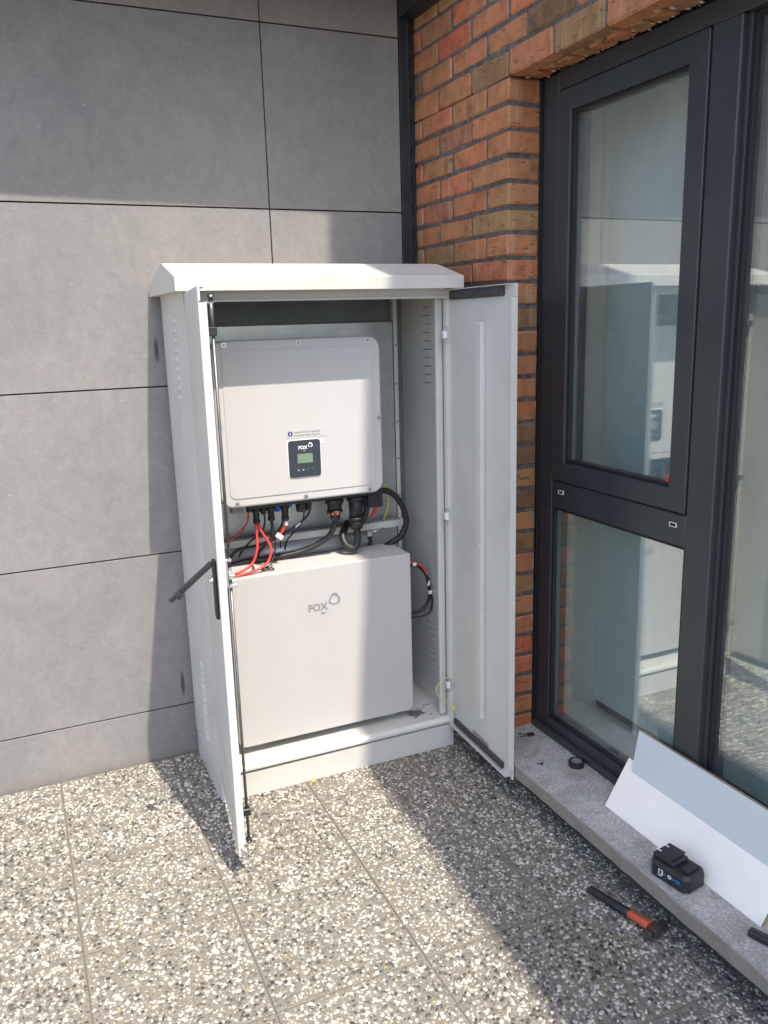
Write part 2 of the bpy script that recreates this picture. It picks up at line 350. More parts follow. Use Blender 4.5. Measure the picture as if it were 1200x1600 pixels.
def m_glass(name='window_glass', gain=4.7, tint=(0.94, 0.985, 0.975)):
    """coated double glazing: clear transmission plus a mirror reflection that grows with the angle"""
    mt = bpy.data.materials.new(name); mt.use_nodes = True
    n = mt.node_tree.nodes; l = mt.node_tree.links; n.clear()
    g = n.new('ShaderNodeNewGeometry')
    d = N(n, 'ShaderNodeVectorMath', operation='DOT_PRODUCT'); l.new(g.outputs['Incoming'], d.inputs[0]); l.new(g.outputs['Normal'], d.inputs[1])
    ab = N(n, 'ShaderNodeMath', operation='ABSOLUTE'); l.new(d.outputs['Value'], ab.inputs[0])
    om = N(n, 'ShaderNodeMath', operation='SUBTRACT'); om.inputs[0].default_value = 1.0; l.new(ab.outputs[0], om.inputs[1])
    pw = N(n, 'ShaderNodeMath', operation='POWER'); pw.inputs[1].default_value = 4.0; l.new(om.outputs[0], pw.inputs[0])
    ma = N(n, 'ShaderNodeMath', operation='MULTIPLY_ADD'); ma.inputs[1].default_value = 0.9; ma.inputs[2].default_value = 0.05 * gain; ma.use_clamp = True
    l.new(pw.outputs[0], ma.inputs[0])
    tr = n.new('ShaderNodeBsdfTransparent'); tr.inputs[0].default_value = (*tint, 1)
    gl = n.new('ShaderNodeBsdfGlossy'); gl.inputs['Roughness'].default_value = 0.004; gl.inputs[0].default_value = (0.97, 1.0, 0.99, 1)
    nz = N(n, 'ShaderNodeTexNoise', Scale=2.4, Detail=1.0); l.new(g.outputs['Position'], nz.inputs['Vector'])
    bp = N(n, 'ShaderNodeBump', Strength=0.012, Distance=0.02); l.new(nz.outputs[0], bp.inputs['Height']); l.new(bp.outputs[0], gl.inputs['Normal'])
    mx = n.new('ShaderNodeMixShader'); l.new(ma.outputs[0], mx.inputs[0]); l.new(tr.outputs[0], mx.inputs[1]); l.new(gl.outputs[0], mx.inputs[2])
    # thin film of dust, wiped and streaky
    mp = N(n, 'ShaderNodeMapping'); mp.inputs['Scale'].default_value = (9, 9, 2.2); l.new(g.outputs['Position'], mp.inputs[0])
    n2 = N(n, 'ShaderNodeTexNoise', Scale=1.0, Detail=8.0, Roughness=0.72, Distortion=0.8); l.new(mp.outputs[0], n2.inputs['Vector'])
    mr = N(n, 'ShaderNodeMapRange'); mr.inputs[1].default_value = 0.38; mr.inputs[2].default_value = 0.72; mr.inputs[3].default_value = 0.012; mr.inputs[4].default_value = 0.085
    l.new(n2.outputs[0], mr.inputs[0])
    df = n.new('ShaderNodeBsdfDiffuse'); df.inputs[0].default_value = (0.55, 0.56, 0.54, 1)
    m2 = n.new('ShaderNodeMixShader'); l.new(mr.outputs[0], m2.inputs[0]); l.new(mx.outputs[0], m2.inputs[1]); l.new(df.outputs[0], m2.inputs[2])
    o = n.new('ShaderNodeOutputMaterial'); l.new(m2.outputs[0], o.inputs[0])
    return mt
M['glass'] = m_glass()

# ------------------------------------------------------------------ builders
def wloc(o):
    v = Vector((0, 0, 0))
    while o is not None:
        v += o.location; o = o.parent
    return v

def obj(name, bm, mat, parent=None, smooth=False, origin=None):
    """one mesh object; vertices arrive in world coordinates"""
    me = bpy.data.meshes.new(name)
    if smooth:
        for f in bm.faces: f.smooth = True
    xs = [v.co for v in bm.verts]
    if origin is None:
        lo = Vector((min(v.x for v in xs), min(v.y for v in xs), min(v.z for v in xs)))
        hi = Vector((max(v.x for v in xs), max(v.y for v in xs), max(v.z for v in xs)))
        origin = Vector(((lo.x + hi.x) / 2, (lo.y + hi.y) / 2, lo.z))
    origin = Vector(origin)
    bmesh.ops.translate(bm, verts=bm.verts, vec=-origin)
    bm.normal_update()
    bm.to_mesh(me); bm.free()
    me.materials.append(M[mat] if isinstance(mat, str) else mat)
    o = bpy.data.objects.new(name, me); COL.objects.link(o)
    if parent is not None: o.parent = parent
    o.location = origin - (wloc(parent) if parent else Vector((0, 0, 0)))
    return o

def thing(name, label, cat, loc, group=None):
    o = bpy.data.objects.new(name, None); COL.objects.link(o); o.location = loc
    o.empty_display_size = 0.05
    o['label'] = label; o['category'] = cat
    if group: o['group'] = group
    return o
def tag(o, label, cat, group=None):
    o['label'] = label; o['category'] = cat
    if group: o['group'] = group
    return o

def add_box(bm, x0, x1, y0, y1, z0, z1, bev=0.0, mtx=None, seg=1):
    r = bmesh.ops.create_cube(bm, size=1.0)
    vs_ = r['verts']
    for v in vs_:
        v.co = Vector((x0 + (v.co.x + .5) * (x1 - x0), y0 + (v.co.y + .5) * (y1 - y0), z0 + (v.co.z + .5) * (z1 - z0)))
    if bev > 0:
        es = list({e for v in vs_ for e in v.link_edges})
        r = bmesh.ops.bevel(bm, geom=es, offset=bev, segments=seg, affect='EDGES', profile=0.5)
        vs_ = list({v for f in r['faces'] for v in f.verts} | {v for v in vs_ if v.is_valid})
    if mtx is not None:
        bmesh.ops.transform(bm, matrix=mtx, verts=vs_)
    return vs_
def box(name, x0, x1, y0, y1, z0, z1, mat, parent=None, bev=0.0, mtx=None, seg=1):
    bm = bmesh.new(); add_box(bm, x0, x1, y0, y1, z0, z1, bev, mtx, seg)
    return obj(name, bm, mat, parent)
def add_cyl(bm, p0, p1, r0, r1=None, n=16, caps=True):
    p0 = Vector(p0); p1 = Vector(p1); r1 = r0 if r1 is None else r1
    ax = (p1 - p0).normalized(); q = ax.to_track_quat('Z', 'Y')
    A, B = [], []
    for i in range(n):
        a = 2 * math.pi * i / n; d = q @ Vector((math.cos(a), math.sin(a), 0))
        A.append(bm.verts.new(p0 + d * r0)); B.append(bm.verts.new(p1 + d * r1))
    for i in range(n):
        f = bm.faces.new((A[i], A[(i + 1) % n], B[(i + 1) % n], B[i])); f.smooth = True
    if caps:
        bm.faces.new(A[::-1]); bm.faces.new(B)
def cyl(name, p0, p1, r0, mat, parent=None, r1=None, n=16):
    bm = bmesh.new(); add_cyl(bm, p0, p1, r0, r1, n); return obj(name, bm, mat, parent)
def prism(name, pts, axis, a0, a1, mat, parent=None, mtx=None):
    """extrude a 2-D outline along an axis ('x','y','z')"""
    bm = bmesh.new(); add_prism(bm, pts, axis, a0, a1, mtx); return obj(name, bm, mat, parent)
def add_prism(bm, pts, axis, a0, a1, mtx=None):
    def P(p, a):
        return Vector((a, p[0], p[1])) if axis == 'x' else Vector((p[0], a, p[1])) if axis == 'y' else Vector((p[0], p[1], a))
    A = [bm.verts.new(P(p, a0)) for p in pts]; B = [bm.verts.new(P(p, a1)) for p in pts]
    k = len(pts)
    for i in range(k): bm.faces.new((A[i], A[(i + 1) % k], B[(i + 1) % k], B[i]))
    bm.faces.new(A[::-1]); bm.faces.new(B)
    bmesh.ops.recalc_face_normals(bm, faces=bm.faces)
    if mtx is not None: bmesh.ops.transform(bm, matrix=mtx, verts=A + B)
def rrect(x0, x1, z0, z1, r, n=6):
    pts = []
    for cx, cz, a0 in ((x1 - r, z1 - r, 0), (x0 + r, z1 - r, 90), (x0 + r, z0 + r, 180), (x1 - r, z0 + r, 270)):
        for i in range(n + 1):
            a = math.radians(a0 + 90 * i / n); pts.append((cx + r * math.cos(a), cz + r * math.sin(a)))
    return pts
def rplate(bm, x0, x1, z0, z1, r, yf, yb, bev=0.0, n=8):
    """rounded plate facing -y, front at yf, back at yb, with a rounded front rim"""
    loops = []
    steps = [(0, yb), (0, yf + bev)]
    if bev > 0:
        for k in range(1, 5):
            a = math.radians(90 * k / 4); steps.append((bev * (1 - math.cos(a)), yf + bev * (1 - math.sin(a))))
    for ins, y in steps:
        loops.append([bm.verts.new((px, y, pz)) for px, pz in rrect(x0 + ins, x1 - ins, z0 + ins, z1 - ins, max(r - ins, 0.001), n)])
    k = len(loops[0])
    for A, B in zip(loops, loops[1:]):
        for i in range(k):
            f = bm.faces.new((A[i], A[(i + 1) % k], B[(i + 1) % k], B[i])); f.smooth = True
    bm.faces.new(loops[-1]); bm.faces.new(loops[0][::-1])
    bmesh.ops.recalc_face_normals(bm, faces=bm.faces)
def catmull(pts, sub=8):
    P = [Vector(p) for p in pts]; P = [P[0] * 2 - P[1]] + P + [P[-1] * 2 - P[-2]]
    out = []
    for i in range(1, len(P) - 2):
        for s in range(sub):
            t = s / sub; a, b, c, d = P[i - 1], P[i], P[i + 1], P[i + 2]
            out.append(0.5 * ((2 * b) + (c - a) * t + (2 * a - 5 * b + 4 * c - d) * t * t + (3 * b - a - 3 * c + d) * t ** 3))
    out.append(P[-2]); return out
def add_tube(bm, pts, r, n=10, sub=8):
    C = catmull(pts, sub) if sub else [Vector(p) for p in pts]
    rings = []; up = Vector((0.13, 0.27, 0.95))
    for i, c in enumerate(C):
        t = (C[min(i + 1, len(C) - 1)] - C[max(i - 1, 0)]).normalized()
        s = t.cross(up)
        if s.length < 1e-4: s = t.cross(Vector((1, 0, 0)))
        s.normalize(); u = s.cross(t); up = u
        rings.append([bm.verts.new(c + (s * math.cos(2 * math.pi * k / n) + u * math.sin(2 * math.pi * k / n)) * r) for k in range(n)])
    for A, B in zip(rings, rings[1:]):
        for k in range(n):
            f = bm.faces.new((A[k], A[(k + 1) % n], B[(k + 1) % n], B[k])); f.smooth = True
    bm.faces.new(rings[0][::-1]); bm.faces.new(rings[-1])
    bmesh.ops.recalc_face_normals(bm, faces=bm.faces)
def cable(name, pts, r, mat, label=None, parent=None, n=10):
    bm = bmesh.new(); add_tube(bm, pts, r, n)
    o = obj(name, bm, mat, parent)
    if label: tag(o, label, 'cable')
    return o
def text(name, s, x, z, y, size, mat, parent, weight=0.0, align='LEFT', xf=None, depth=0.0008):
    """flat lettering on a -y facing surface (or placed by xf from its local xy plane)"""
    cu = bpy.data.curves.new(name, 'FONT'); cu.body = s; cu.size = size; cu.extrude = depth / 2; cu.offset = weight; cu.align_x = align
    cu.resolution_u = 3
    t = bpy.data.objects.new(name, cu); COL.objects.link(t)
    dg = bpy.context.evaluated_depsgraph_get(); dg.update()
    me = bpy.data.meshes.new_from_object(t.evaluated_get(dg))
    bpy.data.objects.remove(t)
    bm = bmesh.new(); bm.from_mesh(me); bpy.data.meshes.remove(me)
    if xf is None: xf = Matrix(((1, 0, 0, x), (0, 0, -1, y), (0, 1, 0, z), (0, 0, 0, 1)))
    bmesh.ops.transform(bm, matrix=xf, verts=bm.verts)
    return obj(name, bm, mat, parent)
def ring_logo(name, cx, cz, y, s, mat, parent, w=0.24):
    """slightly three-cornered ring"""
    bm = bmesh.new(); n = 40; L = [[], [], [], []]
    for i in range(n):
        a = 2 * math.pi * i / n
        ro = s * (1 + 0.10 * math.cos(3 * a + 1.57)); ri = s * (1 - w * (1.0 + 0.35 * math.cos(a - 0.9))) * (1 + 0.06 * math.cos(3 * a + 1.57))
        for k, (rr, yy) in enumerate(((ro, y), (ri, y), (ro, y + 0.0008), (ri, y + 0.0008))):
            L[k].append(bm.verts.new((cx + rr * math.cos(a), yy, cz + rr * math.sin(a))))
    for i in range(n):
        j = (i + 1) % n
        bm.faces.new((L[0][i], L[0][j], L[1][j], L[1][i])); bm.faces.new((L[2][i], L[2][j], L[0][j], L[0][i])); bm.faces.new((L[1][i], L[1][j], L[3][j], L[3][i]))
    bmesh.ops.recalc_face_normals(bm, faces=bm.faces)
    return obj(name, bm, mat, parent)

# ================================================================== GROUND
TJX, TJY, TP = 0.012, 2.056, 0.4015
bm = bmesh.new()
add_box(bm, -25, 25, -30, 20, -0.5, -0.030)
ground = obj('terrace_floor', bm, 'agg', origin=(0, 0, -0.5)); ground['kind'] = 'structure'
gap = 0.0013
slab_me = {}
def slab(i, j, near):
    x0 = TJX + i * TP; y0 = TJY + j * TP
    x1 = min(x0 + TP, 1.497); y1 = min(y0 + TP, 3.003)
    if x1 - x0 < 0.02 or y1 - y0 < 0.02: return
    key = (round(x1 - x0, 3), round(y1 - y0, 3), near)
    if key not in slab_me:
        b_ = bmesh.new(); add_box(b_, gap, x1 - x0 - gap, gap, y1 - y0 - gap, -0.0296, 0.0, 0.0012)
        me = bpy.data.meshes.new('paving_slab'); b_.to_mesh(me); b_.free(); me.materials.append(M['matrix' if near else 'agg']); slab_me[key] = me
    o = bpy.data.objects.new('paving_slab', slab_me[key]); COL.objects.link(o); o.parent = ground
    o.location = Vector((x0, y0, 0.5 + random.uniform(-0.0012, 0.0004)))
    o.location.z -= 0.0
NEARI, NEARJ = range(-1, 4), range(-3, 3)
for i in range(-7, 4):
    for j in range(-9, 3):
        slab(i, j, (i in NEARI and j in NEARJ))

box('joint_filling', TJX - 7 * TP, 1.496, TJY - 9 * TP, 3.0025, -0.0298, -0.0030, 'joint', ground)
# pebbles exposed at the surface of the near slabs
def shade_of(px, py):
    i = np.floor((px - TJX) / TP).astype(int) + 20; j = np.floor((py - TJY) / TP).astype(int) + 20
    h = np.abs(np.sin(i * 12.9898 + j * 78.233) * 43758.5453) % 1.0
    return 0.90 + 0.17 * h
def moss(px, py):
    r = np.hypot((px - 1.205) / 0.75, py - 1.50) + 0.03 * np.sin(px * 70) * np.cos(py * 55)
    r2 = np.hypot(px - 1.33, (py - 2.22) * 0.8) + 0.03 * np.sin(px * 60 + 1) * np.cos(py * 75)
    return np.clip(1 - r / 0.13, 0, 1) ** 0.6 * 0.8 + np.clip(1 - r2 / 0.11, 0, 1) ** 0.7 * 0.35
def pebbles():
    sp = 0.0102
    X0, X1 = TJX - TP, 1.495; Y0, Y1 = TJY - 3 * TP, 3.0
    nx = int((X1 - X0) / sp); ny = int((Y1 - Y0) / (sp * 0.866))
    gx, gy = np.meshgrid(np.arange(nx), np.arange(ny))
    px = X0 + (gx + 0.5 * (gy % 2)) * sp; py = Y0 + gy * sp * 0.866
    px = (px + rng.uniform(-.46, .46, px.shape) * sp).ravel(); py = (py + rng.uniform(-.40, .40, py.shape) * sp).ravel()
    n = px.size
    rad = 0.0037 + 0.0050 * rng.random(n) ** 1.3; asp = rng.uniform(0.55, 1.0, n); th = rng.uniform(0, np.pi, n)
    # stay clear of the joints
    fx = (px - TJX) / TP; fy = (py - TJY) / TP
    dx = np.abs(fx - np.round(fx)) * TP; dy = np.abs(fy - np.round(fy)) * TP
    keep = (dx > rad * 0.8 + gap) & (dy > rad * 0.8 + gap) & (px < 1.49) & (rng.random(n) < 0.97)
    px, py, rad, asp, th = (a[keep] for a in (px, py, rad, asp, th)); n = px.size
    K = 7
    ang = np.arange(K) / K * 2 * np.pi
    ja = ang[None, :] + rng.uniform(-.34, .34, (n, K)); jr = rng.uniform(.68, 1.22, (n, K))
    h = rng.uniform(0.0006, 0.0024, n)
    ux = np.cos(ja) * jr * rad[:, None]; uy = np.sin(ja) * jr * (rad * asp)[:, None]
    rx = ux * np.cos(th)[:, None] - uy * np.sin(th)[:, None]; ry = ux * np.sin(th)[:, None] + uy * np.cos(th)[:, None]
    V = np.zeros((n, 2 * K + 1, 3))
    V[:, :K, 0] = px[:, None] + rx; V[:, :K, 1] = py[:, None] + ry; V[:, :K, 2] = -0.0022
    V[:, K:2 * K, 0] = px[:, None] + rx * .74; V[:, K:2 * K, 1] = py[:, None] + ry * .74; V[:, K:2 * K, 2] = (h * rng.uniform(.7, 1.0, n))[:, None] + rng.uniform(-.0004, .0004, (n, K))
    V[:, 2 * K, 0] = px; V[:, 2 * K, 1] = py; V[:, 2 * K, 2] = h * 1.15 + 0.0004
    base = (np.arange(n) * (2 * K + 1))[:, None]
    i0 = np.arange(K); i1 = (i0 + 1) % K
    quads = np.stack([i0, i1, K + i1, K + i0], -1)[None] + base[:, :, None]
    tris = np.stack([K + i0, K + i1, np.full(K, 2 * K)], -1)[None] + base[:, :, None]
    loops = np.concatenate([quads.reshape(n, -1), tris.reshape(n, -1)], 1).ravel()
    tot = np.tile(np.concatenate([np.full(K, 4), np.full(K, 3)]), n)
    start = np.concatenate([[0], np.cumsum(tot)[:-1]])
    me = bpy.data.meshes.new('aggregate_pebbles')
    me.vertices.add(n * (2 * K + 1)); me.vertices.foreach_set('co', V.ravel())
    me.loops.add(loops.size); me.loops.foreach_set('vertex_index', loops.astype(np.int32))
    me.polygons.add(tot.size); me.polygons.foreach_set('loop_start', start.astype(np.int32)); me.polygons.foreach_set('loop_total', tot.astype(np.int32))
    me.polygons.foreach_set('use_smooth', np.ones(tot.size, dtype=bool))
    me.update(calc_edges=True)
    w = np.array([p[1] for p in PAL]); w = w / w.sum()
    ci = rng.choice(len(PAL), n, p=w); cols = np.array([p[0] for p in PAL])[ci] * rng.uniform(.74, 1.0, (n, 1))
    cols = np.clip(cols * shade_of(px, py)[:, None] + moss(px, py)[:, None] * np.array([-.10, -.105, -.13]) , 0.02, 1)
    rgba = np.ones((n, 2 * K + 1, 4)); rgba[:, :, :3] = cols[:, None, :]
    at = me.color_attributes.new('tone', 'FLOAT_COLOR', 'POINT'); at.data.foreach_set('color', rgba.ravel().astype(np.float32))
    me.materials.append(M['pebble'])
    o = bpy.data.objects.new('aggregate_pebbles', me); COL.objects.link(o); o.parent = ground; o.location = (0, 0, 0.5)
    o['kind'] = 'stuff'
pebbles()

# ================================================================== GREY PANEL WALL
D, W = 3.0112, 1.502
pw = box('panel_wall', -6.0, 1.70, D + 0.03, D + 0.30, 0, 3.4, 'slit')
tag(pw, 'grey wall of large concrete-look cladding panels behind the cabinet', 'wall')
zj = [0.0, 0.1997, 0.8000, 1.3995, 1.9990, 2.5990, 3.199]
for k in range(6):
    xs_ = [-6.0, -4.08, -2.88, -1.68, -0.48, 0.920, 1.438]
    if k < 3: xs_ = [-6.0, -4.08, -2.88, -1.68, -0.48, 0.920, 1.438]
    for a, b_ in zip(xs_, xs_[1:]):
        box('cladding_panel', a + 0.0022, b_ - 0.0022, D, D + 0.029, zj[k] + (0.0025 if k else -0.02), zj[k + 1] - 0.0025, 'panel', pw, 0.0008)
# eave of the roof above, out of the picture: it shades the top of the wall
prism('eave', [(-6.0, 2.611 - 0.0155 * -6.5), (1.4375, 2.611 - 0.0155 * 0.94), (1.4375, 3.30), (-6.0, 3.30)], 'z', 2.757, 3.10, 'trim', pw)

# black corner trim between panels and brick
tr = thing('corner_trim', 'black metal corner trim between grey panels and brickwork', 'trim', (1.47, 2.99, 0))
box('cover_strip', 1.4385, 1.470, D - 0.004, D + 0.028, 0.0, 3.2, 'trim', tr, 0.001)
box('channel', 1.470, 1.5015, D + 0.006, D + 0.030, 0.0, 3.2, 'trim', tr)
box('channel_lip', 1.468, 1.4715, D - 0.012, D - 0.0042, 0.0, 3.2, 'frame', tr)
box('head_flashing', 1.4382, 1.5008, 2.60, 2.9985, 2.664, 3.098, 'trim', tr)
for k in range(22):
    z = 0.5 + k * 0.1
    box('slot', 1.484, 1.4885, D + 0.003, D + 0.0058, z, z + 0.035, 'slit', tr)

# ================================================================== BRICK WALL
bw = thing('brick_wall', 'orange-brown rustic brick wall with dark mortar at the right', 'wall', (1.65, 2.7, 0))
core = box('mortar', W + 0.0045, W + 0.30, 2.3755, 3.25, 0, 2.318, 'mortar', bw)
box('mortar', W + 0.0045, W + 0.114, -3.5, 3.25, 2.3245, 3.1, 'mortar', bw)
box('upper_wall', W - 0.002, W + 0.30, -9.0, 3.35, 3.1, 5.70, 'mortar', bw)
prism('shade_edge', [(1.400, 2.4), (1.443, 1.2), (1.530, -0.5), (1.395, -3.2), (1.395, -9.0), (1.80, -9.0), (1.80, 2.4)], 'z', 5.7002, 5.80, 'trim', bw)  # added unseen wall-top edge, kinked in plan to shape the shade line below
box('inner_leaf', W + 0.20, W + 0.34, -3.5, 3.25, 2.34, 3.099, 'mortar', bw)
brick_me = {}
def brick(y0, y1, z0, z1, x0, x1, mk=None):
    key = (round(y1 - y0, 3), round(x1 - x0, 3), round(z1 - z0, 3), random.randrange(5))
    if key not in brick_me:
        b_ = bmesh.new(); add_box(b_, 0, x1 - x0, 0, y1 - y0, 0, z1 - z0, 0.0045)
        for v in b_.verts:
            v.co += Vector((random.uniform(-.0016, .0016), random.uniform(-.0022, .0022), random.uniform(-.0026, .0026)))
        me = bpy.data.meshes.new('brick'); b_.to_mesh(me); b_.free(); me.materials.append(M['brick']); brick_me[key] = me
    o = bpy.data.objects.new('brick', brick_me[key]); COL.objects.link(o); o.parent = bw
    o.location = Vector((x0 + random.uniform(-.0015, .0015), y0, z0)) - bw.location
    o.rotation_euler = (random.uniform(-.004, .004), 0, random.uniform(-.004, .004))
CH, J = 0.0760, 0.0125
for r in range(-6, 31):
    z0 = 2.322 - (r + 1) * CH + J / 2; z1 = z0 + CH - J
    if z1 < 0: break
    if r == -1: z0 = 2.3195
    edges = [2.502 + 0.228 * k for k in range(-7, 4)] if r % 2 == 0 else [2.372 + 0.228 * k for k in range(-6, 4)]
    for a, b_ in zip(edges, edges[1:]):
        y0, y1 = a + J / 2, b_ - J / 2
        if y0 > 3.0: continue
        y1 = min(y1, 3.02)
        if y1 - y0 < 0.02: continue
        if r >= 0:
            if y1 < 2.38: continue
            y0 = max(y0, 2.3705)
            corner = y0 < 2.40
            if corner: y0 = 2.3705
            brick(y0, y1, z0, z1, W, W + (0.1165 if corner else 0.055))
        else:
            if y1 < 0.9: continue
            brick(y0, y1, z0, z1, W, W + 0.055)
# brick soffit above the window
y = 2.366
while y > 1.0:
    hgt = random.uniform(-0.003, 0.004)
    o_ = brick(y - 0.064, y, 2.3185 + hgt, 2.34, W + 0.058, W + 0.1165)
    y -= 0.0755
bm = bmesh.new()
for k in range(70):
    yy = 2.36 - 0.0196 * k + random.uniform(-.006, .006); xx = W + random.choice((random.uniform(0.098, 0.122), random.uniform(0.04, 0.11)))
    s_ = random.uniform(0.002, 0.0055)
    r_ = bmesh.ops.create_icosphere(bm, subdivisions=1, radius=1.0)
    for v in r_['verts']:
        v.co = Vector((xx + v.co.x * s_ * random.uniform(1, 2.4), yy + v.co.y * s_ * random.uniform(.8, 1.4), 2.3185 + v.co.z * s_ * 0.7))
sm = obj('mortar_smear', bm, 'mortar_pale', bw); sm['kind'] = 'stuff'

# ================================================================== STONE SILL
prism_pts = [(1.402, 0.100), (1.640, 0.100), (1.640, 0.148), (1.410, 0.1455), (1.404, 0.143), (1.402, 0.138)]
bm = bmesh.new()
A = [[], []]
ys = np.linspace(2.43, -3.0, 140)
rows = []
for yy in ys:
    rows.append([bm.verts.new((px + random.uniform(-.0012, .0012) * (1 if k in (0, 3, 4, 5) else 0), yy, pz + random.uniform(-.0010, .0010) * (1 if k in (4, 5, 0) else 0))) for k, (px, pz) in enumerate(prism_pts)])
for A_, B_ in zip(rows, rows[1:]):
    for k in range(6): bm.faces.new((A_[k], A_[(k + 1) % 6], B_[(k + 1) % 6], B_[k]))
bm.faces.new(rows[0]); bm.faces.new(rows[-1][::-1]); bmesh.ops.recalc_face_normals(bm, faces=bm.faces)
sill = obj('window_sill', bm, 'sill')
tag(sill, 'long dusty grey stone window sill below the dark window', 'sill')
base_wall = box('sill_wall', 1.500, 1.72, -3.0, 2.378, 0.0, 0.0985, 'mortar')
tag(base_wall, 'low dark wall base under the stone window sill', 'wall')

# ================================================================== WINDOW
FX = 1.625
win = thing('window', 'tall dark anthracite window with opening sash above a fixed pane', 'window', (FX, 1.9, 0.15))
XB = 1.695                                         # inner face of the frame
YL, YM0, YM1 = 2.362, 1.671, 1.580                 # frame outer left, mullion left, mullion right
ZB, ZT = 0.1485, 2.318
box('jamb_seal', FX - 0.008, FX + 0.010, YL - 0.002, 2.3700, ZB + 0.002, ZT - 0.002, 'gasket', win)
box('frame_jamb', FX, XB, 2.284, YL - 0.0021, ZB, ZT, 'frame', win, 0.002)
box('frame_head', FX, XB, -1.0, 2.2838, 2.266, ZT, 'frame', win, 0.002)
box('mullion', FX, XB, YM1, YM0, ZB + 0.062, 2.2658, 'frame', win, 0.003)
box('frame_bottom', FX, XB, -1.0, 2.2838, ZB, ZB + 0.0618, 'frame', win, 0.002)
box('bottom_ledge', FX - 0.016, FX - 0.0002, -1.0, YL - 0.004, ZB + 0.0005, ZB + 0.026, 'frame', win, 0.003)
box('transom', FX, XB, YM0 + 0.0002, 2.2838, 0.979, 1.069, 'frame', win, 0.003)
# opening sash
def ring_frame(name, yh, yl, z0, z1, wd, x0, x1, mat, parent, bev=0.002):
    """four mitre-less members as ONE closed frame mesh"""
    bm = bmesh.new()
    o = [(yl, z0), (yh, z0), (yh, z1), (yl, z1)]; i_ = [(yl + wd, z0 + wd), (yh - wd, z0 + wd), (yh - wd, z1 - wd), (yl + wd, z1 - wd)]
    L = []
    for x, pts in ((x0, o), (x0, i_), (x1, o), (x1, i_)): L.append([bm.verts.new((x, a, b_)) for a, b_ in pts])
    for k in range(4):
        j = (k + 1) % 4
        bm.faces.new((L[0][k], L[0][j], L[1][j], L[1][k])); bm.faces.new((L[2][k], L[2][j], L[3][j], L[3][k]))
        bm.faces.new((L[0][k], L[0][j], L[2][j], L[2][k])); bm.faces.new((L[1][k], L[1][j], L[3][j], L[3][k]))
    bmesh.ops.recalc_face_normals(bm, faces=bm.faces)
    if bev: bmesh.ops.bevel(bm, geom=bm.edges[:], offset=bev, segments=1, affect='EDGES')
    return obj(name, bm, mat, parent)
sash = ring_frame('sash', 2.2810, 1.6745, 1.0725, 2.2625, 0.064, FX - 0.004, XB + 0.004, 'frame', win)
ring_frame('glazing_bead', 2.2168, 1.7387, 1.1367, 2.1983, 0.009, FX + 0.006, FX + 0.020, 'gasket', sash, 0.001)
ring_frame('spacer', 2.2168, 1.7387, 1.1367, 2.1983, 0.004, FX + 0.0265, FX + 0.038, 'spacer', sash, 0)
box('glass', FX + 0.0202, FX + 0.0262, 1.7390, 2.2165, 1.1370, 2.1980, 'glass', sash)
box('packer', FX + 0.008, FX + 0.019, 1.752, 1.764, 1.1465, 1.158, 'red', sash, 0.001)
# lower fixed pane
ring_frame('glazing_bead', 2.2836, 1.6714, 0.2106, 0.9788, 0.008, FX + 0.006, FX + 0.020, 'gasket', win, 0.001)
box('glass', FX + 0.0202, FX + 0.0262, 1.6716, 2.2834, 0.2108, 0.9786, 'glass', win)
ring_frame('spacer', 2.2834, 1.6716, 0.2108, 0.9786, 0.004, FX + 0.0265, FX + 0.038, 'spacer', win, 0)
# weep-hole caps on the transom
for yy in (2.230, 1.716):
    b_ = bmesh.new()
    for (a0, a1, c0, c1) in ((-.012, .012, .0045, .006), (-.012, .012, -.006, -.0045), (-.0135, -.012, -.005, .005), (.012, .0135, -.005, .005)):
        add_box(b_, FX - 0.003, FX - 0.0002, yy + a0, yy + a1, 1.036 + c0, 1.036 + c1)
    wcp = obj('weep_cap', b_, 'white', win)
    box('slot', FX - 0.0012, FX - 0.0003, yy - .0118, yy + .0118, 1.0317, 1.0403, 'slit', wcp)
# big pane to the right of the mullion, set deeper
box('rebate_strip', FX + 0.018, XB + 0.02, YM1 - 0.012, YM1 - 0.0002, ZB + 0.0625, 2.2656, 'frame', win, 0.001)
ring_frame('glazing_bead', YM1 - 0.0122, -0.99, 0.2106, 2.2655, 0.010, FX + 0.026, FX + 0.040, 'gasket', win, 0.001)
box('glass', FX + 0.0402, FX + 0.0462, -0.989, YM1 - 0.0124, 0.2108, 2.2653, 'glass', win)

# inside of the room, as far as it shows through the panes
rv = box('interior_reveal', XB + 0.0005, 2.60, 2.300, 2.376, 0.1, 2.5, 'interior')
tag(rv, 'cream plaster reveal seen behind the left edge of the panes', 'wall')
isl = box('interior_sill', XB + 0.0005, 2.60, -1.2, 2.2995, 0.1, 0.196, 'interior')
tag(isl, 'cream inner ledge seen through the lower pane', 'sill')
pb = thing('interior_board', 'pale blue-grey board standing inside right behind the glass', 'board', (1.85, 0.9, 0.2))
box('face', 1.842, 1.866, -0.9, 2.296, 0.226, 2.46, 'blind', pb)
box('shadow_gap_strip', 1.846, 1.862, -0.9, 2.296, 0.1965, 0.2258, 'slit', pb)  # near-black strip painting in the shadow gap under the board
ih = box('interior_soffit', XB + 0.0005, 2.60, -1.2, 2.2995, 2.4605, 2.56, 'interior')
tag(ih, 'plain soffit inside above the window', 'ceiling')

